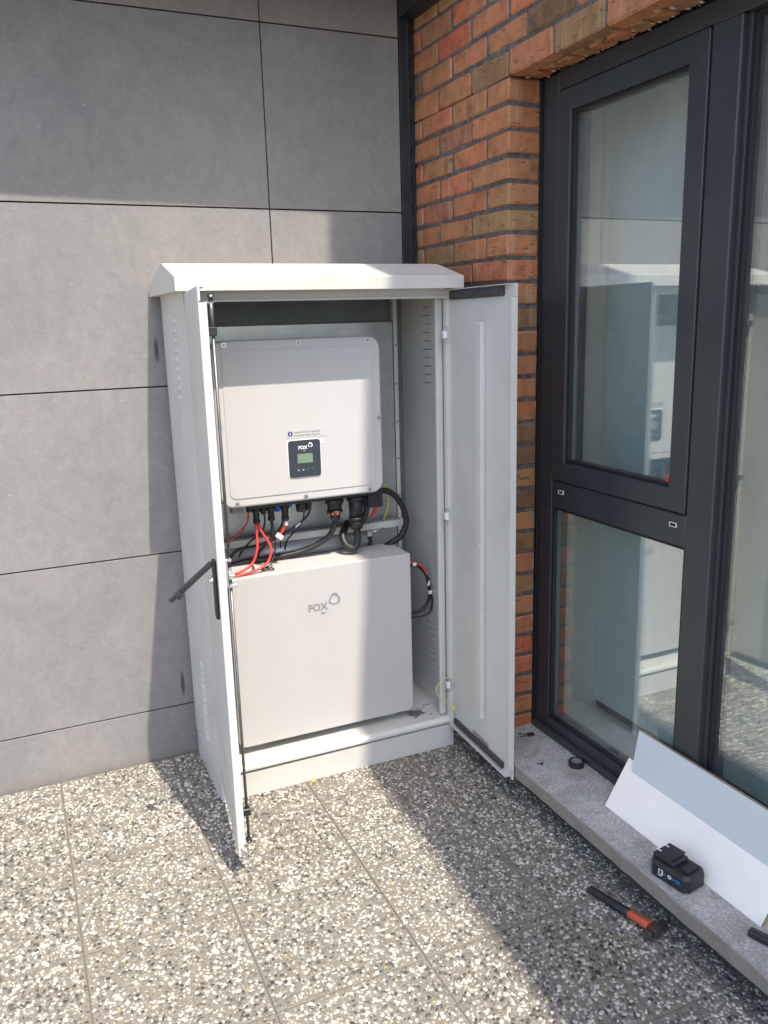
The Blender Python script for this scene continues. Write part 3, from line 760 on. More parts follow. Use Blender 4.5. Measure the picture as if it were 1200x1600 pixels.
# ================================================================== CABINET
CX0, CX1, CY0, CY1 = 0.510, 1.415, 2.597, 2.985
cab = thing('equipment_cabinet', 'light grey metal outdoor cabinet with both doors open and a pitched roof', 'cabinet', ((CX0 + CX1) / 2, (CY0 + CY1) / 2, 0))
T = 0.0025
box('plinth', CX0 + 0.002, CX1 - 0.0005, CY0, CY1, 0.0005, 0.090, 'cabinet', cab, 0.0015)
box('base_groove', CX0 + 0.008, CX1 - 0.008, CY0 + 0.012, CY1 - 0.004, 0.0902, 0.102, 'cabinet', cab)
box('floor_pan', CX0 + T, CX1 - T, CY0 + 0.014, CY1 - T, 0.1022, 0.118, 'cabinet', cab)
bm = bmesh.new()
add_prism(bm, [(CY0 - 0.007, 0.1022), (CY0 + 0.0138, 0.1022), (CY0 + 0.0138, 0.122), (CY0 + 0.006, 0.122), (CY0 + 0.003, 0.1205), (CY0 - 0.006, 0.1125), (CY0 - 0.007, 0.110)], 'x', CX0 + 0.012, CX1 - 0.012)
fl_ = obj('front_lip', bm, 'cabinet', cab)
for x in (0.60, 0.95, 1.33): cyl('rivet', (x, CY0 + 0.0098, 0.1218), (x, CY0 + 0.0098, 0.1232), 0.0032, 'darkzinc', fl_, n=10)
# side panels with louvre slots
slots = [(0.165 + 0.025 * k, 0.1685 + 0.025 * k) for k in range(12)] + [(1.375 + 0.030 * k, 1.3785 + 0.030 * k) for k in range(10)]
def side_panel(x0, x1, outer, zlo):
    bm = bmesh.new(); z = zlo
    add_box(bm, x0, x1, CY0 + 0.002, 2.742, zlo, 1.712); add_box(bm, x0, x1, 2.806, CY1, zlo, 1.712)
    for a, b_ in slots:
        add_box(bm, x0, x1, 2.742, 2.806, z, a); z = b_
    add_box(bm, x0, x1, 2.742, 2.806, z, 1.712)
    sp = obj('side_panel', bm, 'cabinet', cab)
    for a, b_ in slots:
        b2 = bmesh.new(); s = -1 if outer < x0 + 1e-6 and outer == x0 else 1
        # pressed hood: half bulge over the slot, open downwards
        n = 6; rows_ = []
        for i in range(n + 1):
            t = i / n; yy = 2.740 + 0.068 * t; hgt = math.sin(math.pi * t) ** 0.5 if 0 < t < 1 else 0
            rows_.append([b2.verts.new((outer + s * 0.0003, yy, b_ + 0.010)), b2.verts.new((outer + s * 0.0050 * hgt + s * 0.0003, yy, b_ + 0.002)), b2.verts.new((outer + s * 0.0062 * hgt + s * 0.0003, yy, a - 0.001))])
        for A_, B_ in zip(rows_, rows_[1:]):
            for k in range(2):
                f = b2.faces.new((A_[k], A_[k + 1], B_[k + 1], B_[k])); f.smooth = True
        bmesh.ops.recalc_face_normals(b2, faces=b2.faces)
        obj('louvre', b2, 'cabinet', sp)
side_panel(CX0, CX0 + T, CX0, 0.103)
side_panel(CX1 - T, CX1, CX1, 0.103)
box('back_panel', CX0 + T, CX1 - T, CY1 - T, CY1, 0.1185, 1.712, 'backsteel', cab)
box('top_panel', CX0 + T, CX1 - T, CY0 + 0.004, CY1 - T, 1.7065, 1.712, 'cabinet', cab)
# front frame: posts and head rail with folded edges
for x0, x1, xi0, xi1 in ((CX0 + T, CX0 + 0.024, CX0 + 0.012, CX0 + 0.034), (CX1 - 0.020, CX1 - T, CX1 - 0.040, CX1 - 0.014)):
    fp = box('front_post', x0, x1, CY0, CY0 + 0.016, 0.1225, 1.676, 'cabinet', cab, 0.001)
    box('seal_fold', xi0, xi1, CY0 + 0.030, CY0 + 0.046, 0.1225, 1.676, 'cabinet', cab, 0.002)
    for z in (1.56, 1.535, 0.915, 0.89, 0.27, 0.245):
        cyl('screw', ((x0 + x1) / 2 - 0.006, CY0 - 0.0015, z), ((x0 + x1) / 2 - 0.006, CY0 + 0.001, z), 0.0022, 'darkzinc', fp, n=8)
box('head_rail', CX0 + T, CX1 - T, CY0 + 0.002, CY0 + 0.020, 1.676, 1.7063, 'cabinet', cab, 0.001)
box('head_lip', CX0 + 0.024, CX1 - 0.020, CY0 - 0.006, CY0 + 0.0018, 1.672, 1.680, 'cabinet', cab, 0.001)
# roof
prof = [(2.530, 1.703), (2.530, 1.7405), (2.533, 1.7435), (2.722, 1.793), (2.730, 1.793), (2.997, 1.738), (3.000, 1.735), (3.000, 1.703)]
bm = bmesh.new(); add_prism(bm, prof, 'x', 0.476, 1.432)
bmesh.ops.bevel(bm, geom=[e for e in bm.edges if abs(e.verts[0].co.x - e.verts[1].co.x) < 1e-6 and e.verts[0].co.x in (0.476, 1.432)], offset=0.0012, segments=2, affect='EDGES')
# hollow the underside slightly
roof = obj('roof', bm, 'cabinet', cab)
# mounting rails and plate
for x in (CX0 + 0.045, CX1 - 0.055):
    vr = box('vertical_rail', x, x + 0.016, 2.945, 2.975, 0.1185, 1.70, 'cabinet', cab, 0.001)
    for k in range(9): cyl('bolt', (x + 0.008, 2.9435, 0.35 + k * 0.145), (x + 0.008, 2.9451, 0.35 + k * 0.145), 0.004, 'darkzinc', vr, n=8)
box('mounting_plate', 0.560, 1.352, 2.938, 2.9445, 0.45, 1.598, 'galv', cab, 0.0008)
rail = box('support_rail', 0.585, 1.372, 2.868, 2.900, 0.822, 0.848, 'cabinet', cab, 0.001)
for k in range(14): cyl('hole', (1.12 + 0.018 * k, 2.8845, 0.8478), (1.12 + 0.018 * k, 2.8845, 0.8486), 0.005, 'slit', rail, n=10)
bm = bmesh.new(); add_cyl(bm, (0.60, 2.884, 0.786), (1.19, 2.884, 0.786), 0.0345, n=28)
obj('conduit', bm, 'conduit', cab)

# ---- doors -------------------------------------------------------
def door_matrix(hx, hy, tx, ty):
    u = Vector((tx - hx, ty - hy, 0)).normalized(); nrm = Vector((-u.y, u.x, 0))
    return Matrix(((u.x, nrm.x, 0, hx), (u.y, nrm.y, 0, hy), (0, 0, 1, 0), (0, 0, 0, 1)))
DW = 0.447
def door(hx, hy, tx, ty, side, z0=0.092, z1=1.700):
    """local: u along the leaf, v across it (v>0 is inside for side=+1), sheet 2 mm with folded edges"""
    mx = door_matrix(hx, hy, tx, ty); s = side
    def B(bm, u0, u1, v0, v1, za, zb, bev=0.0):
        v0, v1 = sorted((v0 * s, v1 * s)); add_box(bm, u0, u1, v0, v1, za, zb, bev, mx)
    root = bmesh.new()
    B(root, 0.000, DW, 0.000, 0.0022, z0, z1, 0.0006)
    B(root, DW - 0.0022, DW, 0.0022, 0.0215, z0 + 0.038, z1 - 0.040)               # folded free edge
    B(root, DW - 0.012, DW, 0.0022, 0.0065, z0, z0 + 0.034); B(root, DW - 0.012, DW, 0.0022, 0.0065, z1 - 0.036, z1)
    B(root, 0.004, DW - 0.024, 0.0022, 0.0200, z1 - 0.0022, z1); B(root, 0.004, DW - 0.024, 0.0022, 0.0200, z0, z0 + 0.0022)
    B(root, 0.000, 0.0022, 0.0022, 0.0180, z0, z1)
    d = obj('door', root, 'cabinet', cab)
    def part(nm, mat, u0, u1, v0, v1, za, zb, bev=0.0, par=None):
        bm = bmesh.new(); B(bm, u0, u1, v0, v1, za, zb, bev); return obj(nm, bm, mat, par or d)
    part('stiffener', 'cabinet', 0.218, 0.254, 0.0024, 0.0200, 0.225, 1.59, 0.002)
    part('seal_strip', 'seal', 0.020, DW - 0.070, 0.0024, 0.0140, z1 - 0.034, z1 - 0.005, 0.003)
    part('seal_strip', 'seal', 0.020, DW - 0.060, 0.0024, 0.0120, z0 + 0.010, z0 + 0.034, 0.003)
    return d, mx, B, part
doorR, mxR, BR_, partR = door(1.4135, 2.5945, 1.3965, 2.140, -1)
for z in (1.551, 0.912, 0.258):
    h = partR('hinge', 'white', -0.002, 0.014, 0.0185, 0.0320, z - 0.013, z + 0.013, 0.001)
    for q in ((z - 0.027, z - 0.0145), (z + 0.0145, z + 0.027)):
        partR('hinge_pin', 'zinc', 0.003, 0.011, 0.0185, 0.0290, q[0], q[1], 0.001, par=h)
for z in (1.17, 0.86, 0.48): partR('stud', 'white', 0.250, 0.254, 0.0202, 0.023, z, z + 0.006)
doorL, mxL, BL_, partL = door(0.5115, 2.5945, 0.458, 2.150, +1)
for z in (1.551, 0.912, 0.258):
    partL('hinge', 'zinc', 0.004, 0.020, 0.0185, 0.0245, z - 0.014, z + 0.014, 0.001)
def PL(u, v, z): return mxL @ Vector((u, v, z))
# locking rod on the inside of the left leaf
RU, RV = DW - 0.020, 0.034
rod = bmesh.new()
add_cyl(rod, PL(RU, RV, 1.588), PL(RU, RV, 1.672), 0.0062, n=10); add_cyl(rod, PL(RU, RV, 0.955), PL(RU, RV, 1.588), 0.0042, n=10)
add_cyl(rod, PL(RU, RV, 0.13), PL(RU, RV, 0.930), 0.0042, n=10)
rodo = obj('locking_rod', rod, 'darkzinc', doorL)
for z in (1.676, 0.130): 
    bm = bmesh.new(); add_cyl(bm, PL(RU - 0.006, RV, z), PL(RU + 0.010, RV, z), 0.0078, n=14); ro = obj('roller', bm, 'black', rodo)
    bm = bmesh.new(); add_cyl(bm, PL(RU + 0.0102, RV, z), PL(RU + 0.013, RV, z), 0.0034, n=10); obj('pin', bm, 'zinc', rodo)
for z in (1.588, 0.222): 
    bm = bmesh.new(); add_box(bm, RU - 0.010, RU + 0.009, 0.020, 0.044, z - 0.011, z + 0.011, 0.002, mxL); obj('rod_guide', bm, 'black', doorL)
bm = bmesh.new(); add_box(bm, RU - 0.020, RU + 0.006, 0.016, 0.041, 1.655, 1.662, 0.001, mxL); obj('rod_bracket', bm, 'darkzinc', doorL)
lk = bmesh.new()
add_box(lk, RU - 0.03, RU + 0.004, 0.016, 0.030, 0.905, 0.985, 0.002, mxL)
for z in (0.985, 0.958, 0.935, 0.912): add_cyl(lk, PL(RU + 0.004, 0.034, z), PL(RU + 0.011, 0.034, z), 0.0055, n=8)
add_box(lk, RU - 0.006, RU + 0.006, 0.030, 0.046, 0.930, 0.942, 0.001, mxL); add_box(lk, RU - 0.006, RU + 0.006, 0.030, 0.050, 0.905, 0.914, 0.001, mxL)
obj('lock_body', lk, 'zinc', doorL)
# swing handle on the outer face, lever folded out
hd = bmesh.new(); add_box(hd, DW - 0.066, DW - 0.030, -0.0105, -0.0003, 0.812, 0.980, 0.0045, mxL, 2)
hdo = obj('handle', hd, 'black', doorL)
p0, p1 = PL(DW - 0.048, -0.010, 0.972), PL(DW - 0.052, -0.112, 0.888)
lv = bmesh.new(); ax = (p1 - p0).normalized(); q = ax.to_track_quat('Z', 'X').to_matrix().to_4x4(); q.translation = p0
L_ = (p1 - p0).length
add_box(lv, -0.008, 0.008, -0.0055, 0.0055, 0.0, L_, 0.003, q, 2)
add_box(lv, -0.006, 0.006, -0.004, 0.004, L_ - 0.002, L_ + 0.022, 0.002, q)
obj('lever', lv, 'black', hdo)
lv = bmesh.new(); add_box(lv, -0.009, 0.009, -0.028, 0.005, L_ - 0.020, L_ - 0.002, 0.003, q, 2); obj('lock_cylinder', lv, 'black', hdo)
bm = bmesh.new(); add_cyl(bm, PL(DW - 0.05, -0.0003, 0.922), PL(DW - 0.05, -0.022, 0.922), 0.009, n=14); obj('keeper', bm, 'zinc', hdo)

# ================================================================== INVERTER
IX0, IX1, IZ0, IZ1, IY = 0.6025, 1.190, 1.006, 1.5535, 2.690
inv = thing('inverter', 'white rounded inverter with small dark display on the cabinet mounting plate', 'inverter', ((IX0 + IX1) / 2, 2.83, 0.99))
bm = bmesh.new(); rplate(bm, IX0, IX1, IZ0, IZ1, 0.042, IY, IY + 0.050, 0.008); cover = obj('cover', bm, 'inverter', inv)
bm = bmesh.new(); rplate(bm, IX0 + 0.030, IX1 - 0.030, IZ0 + 0.030, IZ1 - 0.030, 0.022, IY - 0.0022, IY + 0.001, 0.0016); obj('raised_panel', bm, 'inverter', cover)
bm = bmesh.new(); rplate(bm, IX0 + 0.012, IX1 - 0.012, IZ0 + 0.012, IZ1 - 0.012, 0.03, IY + 0.0505, IY + 0.130, 0.0); obj('housing', bm, 'inv_body', inv)
bm = bmesh.new(); add_box(bm, IX0 + 0.03, IX1 - 0.03, IY + 0.1305, 2.9375, IZ0 + 0.04, IZ1 - 0.04)
for k in range(24): add_box(bm, IX0 + 0.02 + k * 0.0232, IX0 + 0.024 + k * 0.0232, IY + 0.1305, 2.935, IZ0 + 0.02, IZ1 - 0.02)
obj('heatsink', bm, 'inv_body', inv)
for bx, bz in ((0.645, 1.540), (0.894, 1.540), (1.143, 1.540), (0.615, 1.285), (1.178, 1.272), (0.655, 1.0195), (0.896, 1.0195), (1.136, 1.0195)):
    bt = cyl('bolt', (bx, IY - 0.0022, bz), (bx, IY + 0.004, bz), 0.0082, 'zinc', cover, n=16)
    cyl('socket', (bx, IY - 0.0026, bz), (bx, IY - 0.0021, bz), 0.0040, 'darkzinc', bt, n=6)
# display
YP = IY - 0.0022
dz0, dz1, dx0, dx1 = 1.090, 1.2165, 0.8395, 0.954
bm = bmesh.new(); rplate(bm, dx0 - 0.003, dx1 + 0.003, dz0 - 0.003, dz1 + 0.003, 0.013, YP - 0.0015, YP + 0.001, 0.001); bz_ = obj('display_bezel', bm, 'white', inv)
bm = bmesh.new(); rplate(bm, dx0, dx1, dz0, dz1, 0.011, YP - 0.0040, YP - 0.0012, 0.0015); fas = obj('display', bm, 'panel_dark', inv)
YD = YP - 0.0042
box('screen', 0.8705, 0.9245, YD - 0.0005, YD + 0.0004, 1.1385, 1.170, 'lcd', fas)
text('lettering', 'FOX', 0.8745, 1.1860, YD - 0.0002, 0.0158, 'white', fas, 0.0006)
ring_logo('logo_ring', 0.9180, 1.1985, YD - 0.0006, 0.0080, 'white', fas, 0.36)
text('lettering', 'ESS', 0.893, 1.1785, YD - 0.0002, 0.0045, 'white', fas, 0.0)
for k, x in enumerate((0.8725, 0.8895, 0.906, 0.9225)):
    if k < 2: cyl('button', (x, YD - 0.0006, 1.1145), (x, YD + 0.0004, 1.1145), 0.0021, 'white', fas, n=10)
    else: box('button', x - 0.003, x + 0.003, YD - 0.0006, YD + 0.0004, 1.1150, 1.1162, 'greytxt', fas)
# warning sticker
st = box('sticker', 0.837, 0.984, YP - 0.0009, YP - 0.0001, 1.2245, 1.2545, 'inverter', inv)
cyl('warning_mark', (0.8495, YP - 0.0013, 1.2395), (0.8495, YP - 0.0008, 1.2395), 0.0088, 'purple', st, n=24)
text('lettering', '!', 0.8495, 1.2345, YP - 0.0017, 0.0135, 'white', st, 0.0006, 'CENTER')
text('lettering', 'Internal WLAN integrated', 0.8615, 1.2415, YP - 0.0012, 0.0088, 'greytxt', st, 0.00005)
text('lettering', 'no external dongle required', 0.8615, 1.2315, YP - 0.0012, 0.0082, 'greytxt', st, 0.00005)
bm = bmesh.new(); add_box(bm, 0.9575, 0.969, YP - 0.0012, YP - 0.0001, 1.1995, 1.212); obj('label_tab', bm, 'white', inv)
# underside and connectors
box('connection_plate', 0.70, 1.178, IY + 0.030, IY + 0.16, 0.990, 1.0185, 'black', inv, 0.003)
def connector(x, z1, r, y=2.752, zt=0.992, nut=True, mat='black'):
    bm = bmesh.new(); add_cyl(bm, (x, y, zt), (x, y, z1), r, r * 0.86, 14)
    if nut:
        add_cyl(bm, (x, y, zt - 0.004), (x, y, zt - 0.02), r * 1.25, n=6)
        add_cyl(bm, (x, y, z1 + 0.006), (x, y, z1 - 0.006), r * 1.02, n=10)
    return obj('connector', bm, mat, inv)
connector(0.733, 0.938, 0.0125); connector(0.786, 0.942, 0.0125); connector(0.836, 0.938, 0.0135)
connector(0.760, 0.968, 0.010); connector(0.708, 0.975, 0.010, nut=False)
connector(0.810, 0.972, 0.010, mat='blue'); connector(0.855, 0.976, 0.009, mat='blue', nut=False)
connector(0.897, 0.956, 0.021, nut=False); connector(0.925, 0.964, 0.009)
big = connector(1.022, 0.940, 0.029)
cyl('seal_ring', (1.022, 2.752, 0.940), (1.022, 2.752, 0.932), 0.0285, 'orange', big, n=20)
cyl('gland', (1.022, 2.752, 0.932), (1.022, 2.752, 0.910), 0.021, 'black', big, n=16, r1=0.0165)
big2 = connector(1.104, 0.905, 0.028)
cyl('gland', (1.104, 2.752, 0.905), (1.104, 2.752, 0.868), 0.026, 'black', big2, n=14, r1=0.0235)
box('connector_box', 1.146, 1.205, 2.735, 2.80, 0.940, 0.9895, 'black', inv, 0.003)
box('side_clip', 1.1895, 1.200, IY + 0.045, IY + 0.075, 1.075, 1.115, 'black', inv, 0.002)
box('foot_clip', 0.645, 0.688, 2.735, 2.770, 0.978, 1.000, 'inv_body', inv, 0.002)

# ================================================================== BATTERY
bat = thing('battery', 'light grey battery block lettered FOX on the cabinet floor', 'battery', (0.938, 2.755, 0.118))
bm = bmesh.new(); add_box(bm, 0.600, 1.277, 2.664, 2.842, 0.150, 0.769)
ed = [e for e in bm.edges if abs(e.verts[0].co.x - e.verts[1].co.x) < 1e-6 and abs(e.verts[0].co.z - e.verts[1].co.z) < 1e-6 and e.verts[0].co.z < 0.2]
bmesh.ops.bevel(bm, geom=ed, offset=0.022, segments=5, affect='EDGES', profile=0.5)
ed = [e for e in bm.edges if len(e.link_faces) == 2 and e.calc_face_angle(0) > 0.6]
bmesh.ops.bevel(bm, geom=ed, offset=0.003, segments=2, affect='EDGES', profile=0.5)
obj('casing', bm, 'battery', bat)
for x in (0.64, 1.17): box('foot', x, x + 0.06, 2.72, 2.82, 0.1182, 0.1498, 'cabinet', bat)
text('lettering', 'FOX', 0.8740, 0.6110, 2.6634, 0.0365, 'greytxt', bat, 0.0011)
text('lettering', 'ESS', 0.922, 0.5950, 2.6634, 0.0115, 'greytxt', bat, 0.0)
ring_logo('logo_ring', 0.9745, 0.644, 2.6630, 0.0215, 'greytxt', bat, 0.33)

# ================================================================== CABLES
cable('cable', [(0.730, 2.752, 0.945), (0.729, 2.745, 0.90), (0.722, 2.725, 0.85), (0.700, 2.712, 0.805), (0.655, 2.70, 0.783), (0.600, 2.695, 0.776), (0.565, 2.70, 0.77)], 0.0046, 'red', 'red cable hanging straight from the leftmost connector to the battery top')
cable('cable', [(0.736, 2.752, 0.945), (0.745, 2.745, 0.905), (0.764, 2.73, 0.868), (0.768, 2.715, 0.835), (0.748, 2.703, 0.800), (0.705, 2.695, 0.781), (0.640, 2.686, 0.774), (0.575, 2.686, 0.770)], 0.0046, 'red', 'red cable bowing right before it crosses the battery top')
cable('cable', [(0.786, 2.752, 0.945), (0.786, 2.75, 0.90), (0.776, 2.755, 0.865), (0.735, 2.78, 0.845), (0.680, 2.82, 0.828), (0.648, 2.84, 0.790), (0.640, 2.86, 0.74)], 0.0058, 'rubber', 'black cable curving left behind the red ones from the second connector')
cable('cable', [(0.833, 2.752, 0.943), (0.818, 2.755, 0.905), (0.795, 2.765, 0.868), (0.768, 2.79, 0.838), (0.752, 2.83, 0.80), (0.748, 2.86, 0.75)], 0.0045, 'rubber', 'thin black cable running down left beside the white tag')
cable('cable', [(0.842, 2.750, 0.943), (0.837, 2.748, 0.918), (0.815, 2.748, 0.885), (0.792, 2.752, 0.868)], 0.0046, 'red', 'short red cable under the blue cap leading to the white tag')
cable('cable', [(0.930, 2.755, 0.97), (0.922, 2.758, 0.938), (0.885, 2.765, 0.905), (0.835, 2.77, 0.878), (0.792, 2.775, 0.858), (0.745, 2.79, 0.845)], 0.0040, 'rubber', 'black cable slanting down left from below the middle bolt')
cable('cable', [(0.880, 2.77, 0.905), (0.862, 2.78, 0.885), (0.842, 2.80, 0.862), (0.838, 2.83, 0.835), (0.846, 2.86, 0.80)], 0.0025, 'rubber', 'very thin grey lead hooking down from the slanting black cable')
cable('cable', [(0.790, 2.75, 0.90), (0.793, 2.745, 0.86), (0.785, 2.74, 0.815), (0.760, 2.72, 0.785), (0.728, 2.71, 0.776), (0.765, 2.70, 0.774), (0.770, 2.72, 0.774), (0.742, 2.73, 0.775)], 0.0022, 'rubber', 'thin dark lead curled in a small loop on the battery top')
cable('cable', [(1.022, 2.752, 0.918), (1.020, 2.755, 0.888), (1.008, 2.775, 0.850), (0.985, 2.79, 0.826), (0.945, 2.80, 0.806), (0.890, 2.81, 0.790), (0.80, 2.82, 0.781), (0.70, 2.825, 0.779), (0.62, 2.83, 0.76)], 0.0105, 'rubber', 'thick black cable below the orange ring bending left')
cable('cable', [(1.104, 2.752, 0.875), (1.106, 2.750, 0.835), (1.100, 2.748, 0.806), (1.083, 2.752, 0.795), (1.062, 2.765, 0.812), (1.064, 2.79, 0.842), (1.10, 2.83, 0.872)], 0.0135, 'rubber', 'thick black cable looping up again below the tall black gland')
cable('cable', [(1.138, 2.765, 0.985), (1.150, 2.765, 0.955), (1.148, 2.765, 0.915), (1.130, 2.77, 0.880), (1.105, 2.79, 0.862)], 0.0105, 'rubber', 'black cable beside the tall gland')
cable('cable', [(1.185, 2.79, 0.975), (1.240, 2.80, 0.985), (1.285, 2.80, 0.958), (1.318, 2.80, 0.905), (1.327, 2.80, 0.848), (1.305, 2.805, 0.800), (1.262, 2.82, 0.770), (1.235, 2.86, 0.74)], 0.0115, 'rubber', 'thick black cable arching at the right of the inverter down behind the battery')
cable('cable', [(1.190, 2.775, 0.943), (1.188, 2.775, 0.915), (1.176, 2.78, 0.895)], 0.0065, 'red', 'short red plug end under the black connector box')
cable('earth_cable', [(1.205, 2.84, 1.06), (1.250, 2.85, 1.012), (1.273, 2.85, 0.976), (1.280, 2.855, 0.93), (1.274, 2.862, 0.885), (1.270, 2.884, 0.850)], 0.0036, 'yellow', 'yellow-green earth cable at the lower right corner of the inverter')
cable('cable', [(0.760, 2.752, 0.972), (0.764, 2.760, 0.93), (0.756, 2.79, 0.885), (0.722, 2.82, 0.85), (0.690, 2.85, 0.80), (0.685, 2.86, 0.74)], 0.0034, 'rubber', 'thin black lead dropping behind the two red cables')
cable('cable', [(0.708, 2.755, 0.98), (0.702, 2.77, 0.93), (0.668, 2.82, 0.875), (0.640, 2.86, 0.852), (0.605, 2.865, 0.855)], 0.0030, 'red', 'thin red lead running left along the support rail')
cable('cable', [(0.910, 2.76, 0.96), (0.905, 2.77, 0.915), (0.880, 2.80, 0.87), (0.862, 2.83, 0.835), (0.858, 2.86, 0.78)], 0.0028, 'rubber', 'thin dark lead hanging under the round middle connector')
# coil beside the battery
cable('cable', [(1.26, 2.76, 0.702), (1.328, 2.75, 0.697), (1.356, 2.75, 0.683), (1.386, 2.75, 0.640), (1.397, 2.75, 0.578), (1.386, 2.752, 0.530), (1.352, 2.755, 0.505), (1.26, 2.76, 0.503)], 0.0062, 'rubber', 'thick black cable loop at the right side of the battery')
cable('cable', [(1.26, 2.75, 0.710), (1.325, 2.742, 0.706), (1.358, 2.742, 0.690), (1.376, 2.743, 0.665), (1.384, 2.744, 0.650)], 0.0040, 'red', 'short red cable on top of the loop beside the battery')
cable('cable', [(1.380, 2.744, 0.655), (1.398, 2.744, 0.575), (1.405, 2.745, 0.535), (1.392, 2.747, 0.495), (1.350, 2.75, 0.484), (1.26, 2.76, 0.487)], 0.0036, 'rubber', 'thin black cable hanging lowest in the loop beside the battery')
# cable tags
def tagbox(x, y, z, w, h, ang, label):
    mx = Matrix.Translation((x, y, z)) @ Matrix.Rotation(ang, 4, 'Y')
    bm = bmesh.new(); add_box(bm, -w / 2, w / 2, -0.006, 0.006, -h / 2, h / 2, 0.002, mx); tag(obj('cable_tag', bm, 'white'), label, 'tag')
tagbox(0.808, 2.740, 0.878, 0.026, 0.018, 0.7, 'white tag on the red and black cables under the inverter')
tagbox(0.836, 2.744, 0.921, 0.011, 0.016, 0.3, 'small white sleeve below the blue cap')
tagbox(0.884, 2.763, 0.905, 0.024, 0.006, -0.6, 'narrow white sleeve on the slanting black cable')
tagbox(1.397, 2.744, 0.578, 0.014, 0.016, 0.2, 'lower white tag on the loop beside the battery')
tagbox(1.391, 2.744, 0.615, 0.008, 0.020, 0.2, 'upper white sleeve on the loop beside the battery')
tagbox(1.330, 2.741, 0.701, 0.014, 0.012, 0.2, 'white tag where the loop leaves the battery')
# earth wire between cabinet and right door
ew = cable('earth_cable', [(1.398, 2.592, 0.262), (1.392, 2.585, 0.285), (1.360, 2.575, 0.288), (1.328, 2.57, 0.262), (1.342, 2.56, 0.222), (1.372, 2.555, 0.197), (1.388, 2.552, 0.175)], 0.0021, 'green', 'thin pale green earth wire looped between the cabinet and its right door')
for a, b_ in (((1.394, 2.589, 0.286), (1.398, 2.591, 0.262)), ((1.386, 2.551, 0.186), (1.391, 2.549, 0.160))): cyl('crimp', a, b_, 0.0036, 'yellow', ew, n=8)
for p in ((1.399, 2.590, 0.255), (1.393, 2.548, 0.152)): cyl('terminal', (p[0], p[1] - 0.002, p[2]), (p[0], p[1] + 0.004, p[2]), 0.005, 'zinc', ew, n=10)
# small hardware hanging behind the right end of the battery
hk = thing('hook_screw', 'small metal eye bolt with black clip above the right end of the battery', 'bolt', (1.20, 2.87, 0.80))
cyl('shank', (1.195, 2.86, 0.812), (1.262, 2.86, 0.824), 0.0035, 'zinc', hk, n=8); cyl('washer', (1.194, 2.845, 0.812), (1.194, 2.853, 0.812), 0.010, 'zinc', hk, n=14)
box('clip', 1.186, 1.206, 2.85, 2.866, 0.765, 0.80, 'black', hk, 0.002)
# cement crumbs on the cabinet floor
bm = bmesh.new()
for k in range(46):
    a = random.random(); cx_, cy_ = (1.30 + random.gauss(0, .018), 2.688 + random.gauss(0, .016)) if a < .6 else (random.uniform(1.28, 1.375), random.uniform(2.64, 2.80))
    s_ = random.uniform(.002, .008 if a < .6 else .005); r_ = bmesh.ops.create_icosphere(bm, subdivisions=1, radius=1.0)
    for v in r_['verts']: v.co = Vector((cx_ + v.co.x * s_ * random.uniform(.8, 1.6), cy_ + v.co.y * s_ * random.uniform(.7, 1.3), 0.1182 + (v.co.z + 0.6) * s_ * 0.35))
rim = [(1.272 + 0.0, 2.668), (1.290, 2.664), (1.306, 2.670), (1.322, 2.668), (1.330, 2.678), (1.318, 2.690), (1.322, 2.702), (1.306, 2.712), (1.296, 2.706), (1.283, 2.714), (1.272, 2.705)]
A_ = [bm.verts.new((x + random.uniform(-.003, .003), y_ + random.uniform(-.003, .003), 0.1183)) for x, y_ in rim]; B_ = [bm.verts.new((v.co.x * .96 + 1.30 * .04, v.co.y * .96 + 2.69 * .04, 0.1202)) for v in A_]
for i in range(len(rim)): bm.faces.new((A_[i], A_[(i + 1) % len(rim)], B_[(i + 1) % len(rim)], B_[i]))
bm.faces.new(B_)
deb = obj('debris', bm, 'crumbs'); deb['kind'] = 'stuff'; tag(deb, 'dark grey crumbs scattered on the cabinet floor right of the battery', 'debris')

# ================================================================== LOOSE THINGS
# two laminate offcuts leaning on the window
def board(name, label, xb, zb, xt, zt, y0, y1, th, mat, skew=0.0):
    d = Vector((xt - xb, 0, zt - zb)); L = d.length; d.normalize(); nn = Vector((-d.z, 0, d.x))  # towards the viewer
    t = thing(name, label, 'board', (xb, (y0 + y1) / 2, zb), 'white boards leaning on the window')
    def slabx(nm, a, b_, m_):
        bm = bmesh.new(); vs8 = []
        for yy in (y0, y1):
            for (s, o) in ((0, a), (L, a), (L, b_), (0, b_)):
                p = Vector((xb, yy + skew * s, zb)) + d * s + nn * o; vs8.append(bm.verts.new(p))
        for q in ((0, 1, 2, 3), (7, 6, 5, 4), (0, 4, 5, 1), (1, 5, 6, 2), (2, 6, 7, 3), (3, 7, 4, 0)): bm.faces.new([vs8[k] for k in q])
        bmesh.ops.recalc_face_normals(bm, faces=bm.faces); return obj(nm, bm, m_, t)
    slabx('core', -th + 0.0008, -0.0008, 'chip'); slabx('laminate', -0.0007, 0.0, mat); slabx('laminate', -th, -th + 0.0007, mat)
    return t
board('laminate_board', 'white laminate offcut leaning in front on the stone sill', 1.512, 0.1475, 1.598, 0.286, 1.238, 1.822, 0.016, 'whiteboard')
board('laminate_board', 'pale blue-white laminate offcut leaning behind the other board', 1.560, 0.1478, 1.606, 0.388, 0.80, 1.788, 0.012, 'blueboard', 0.02)

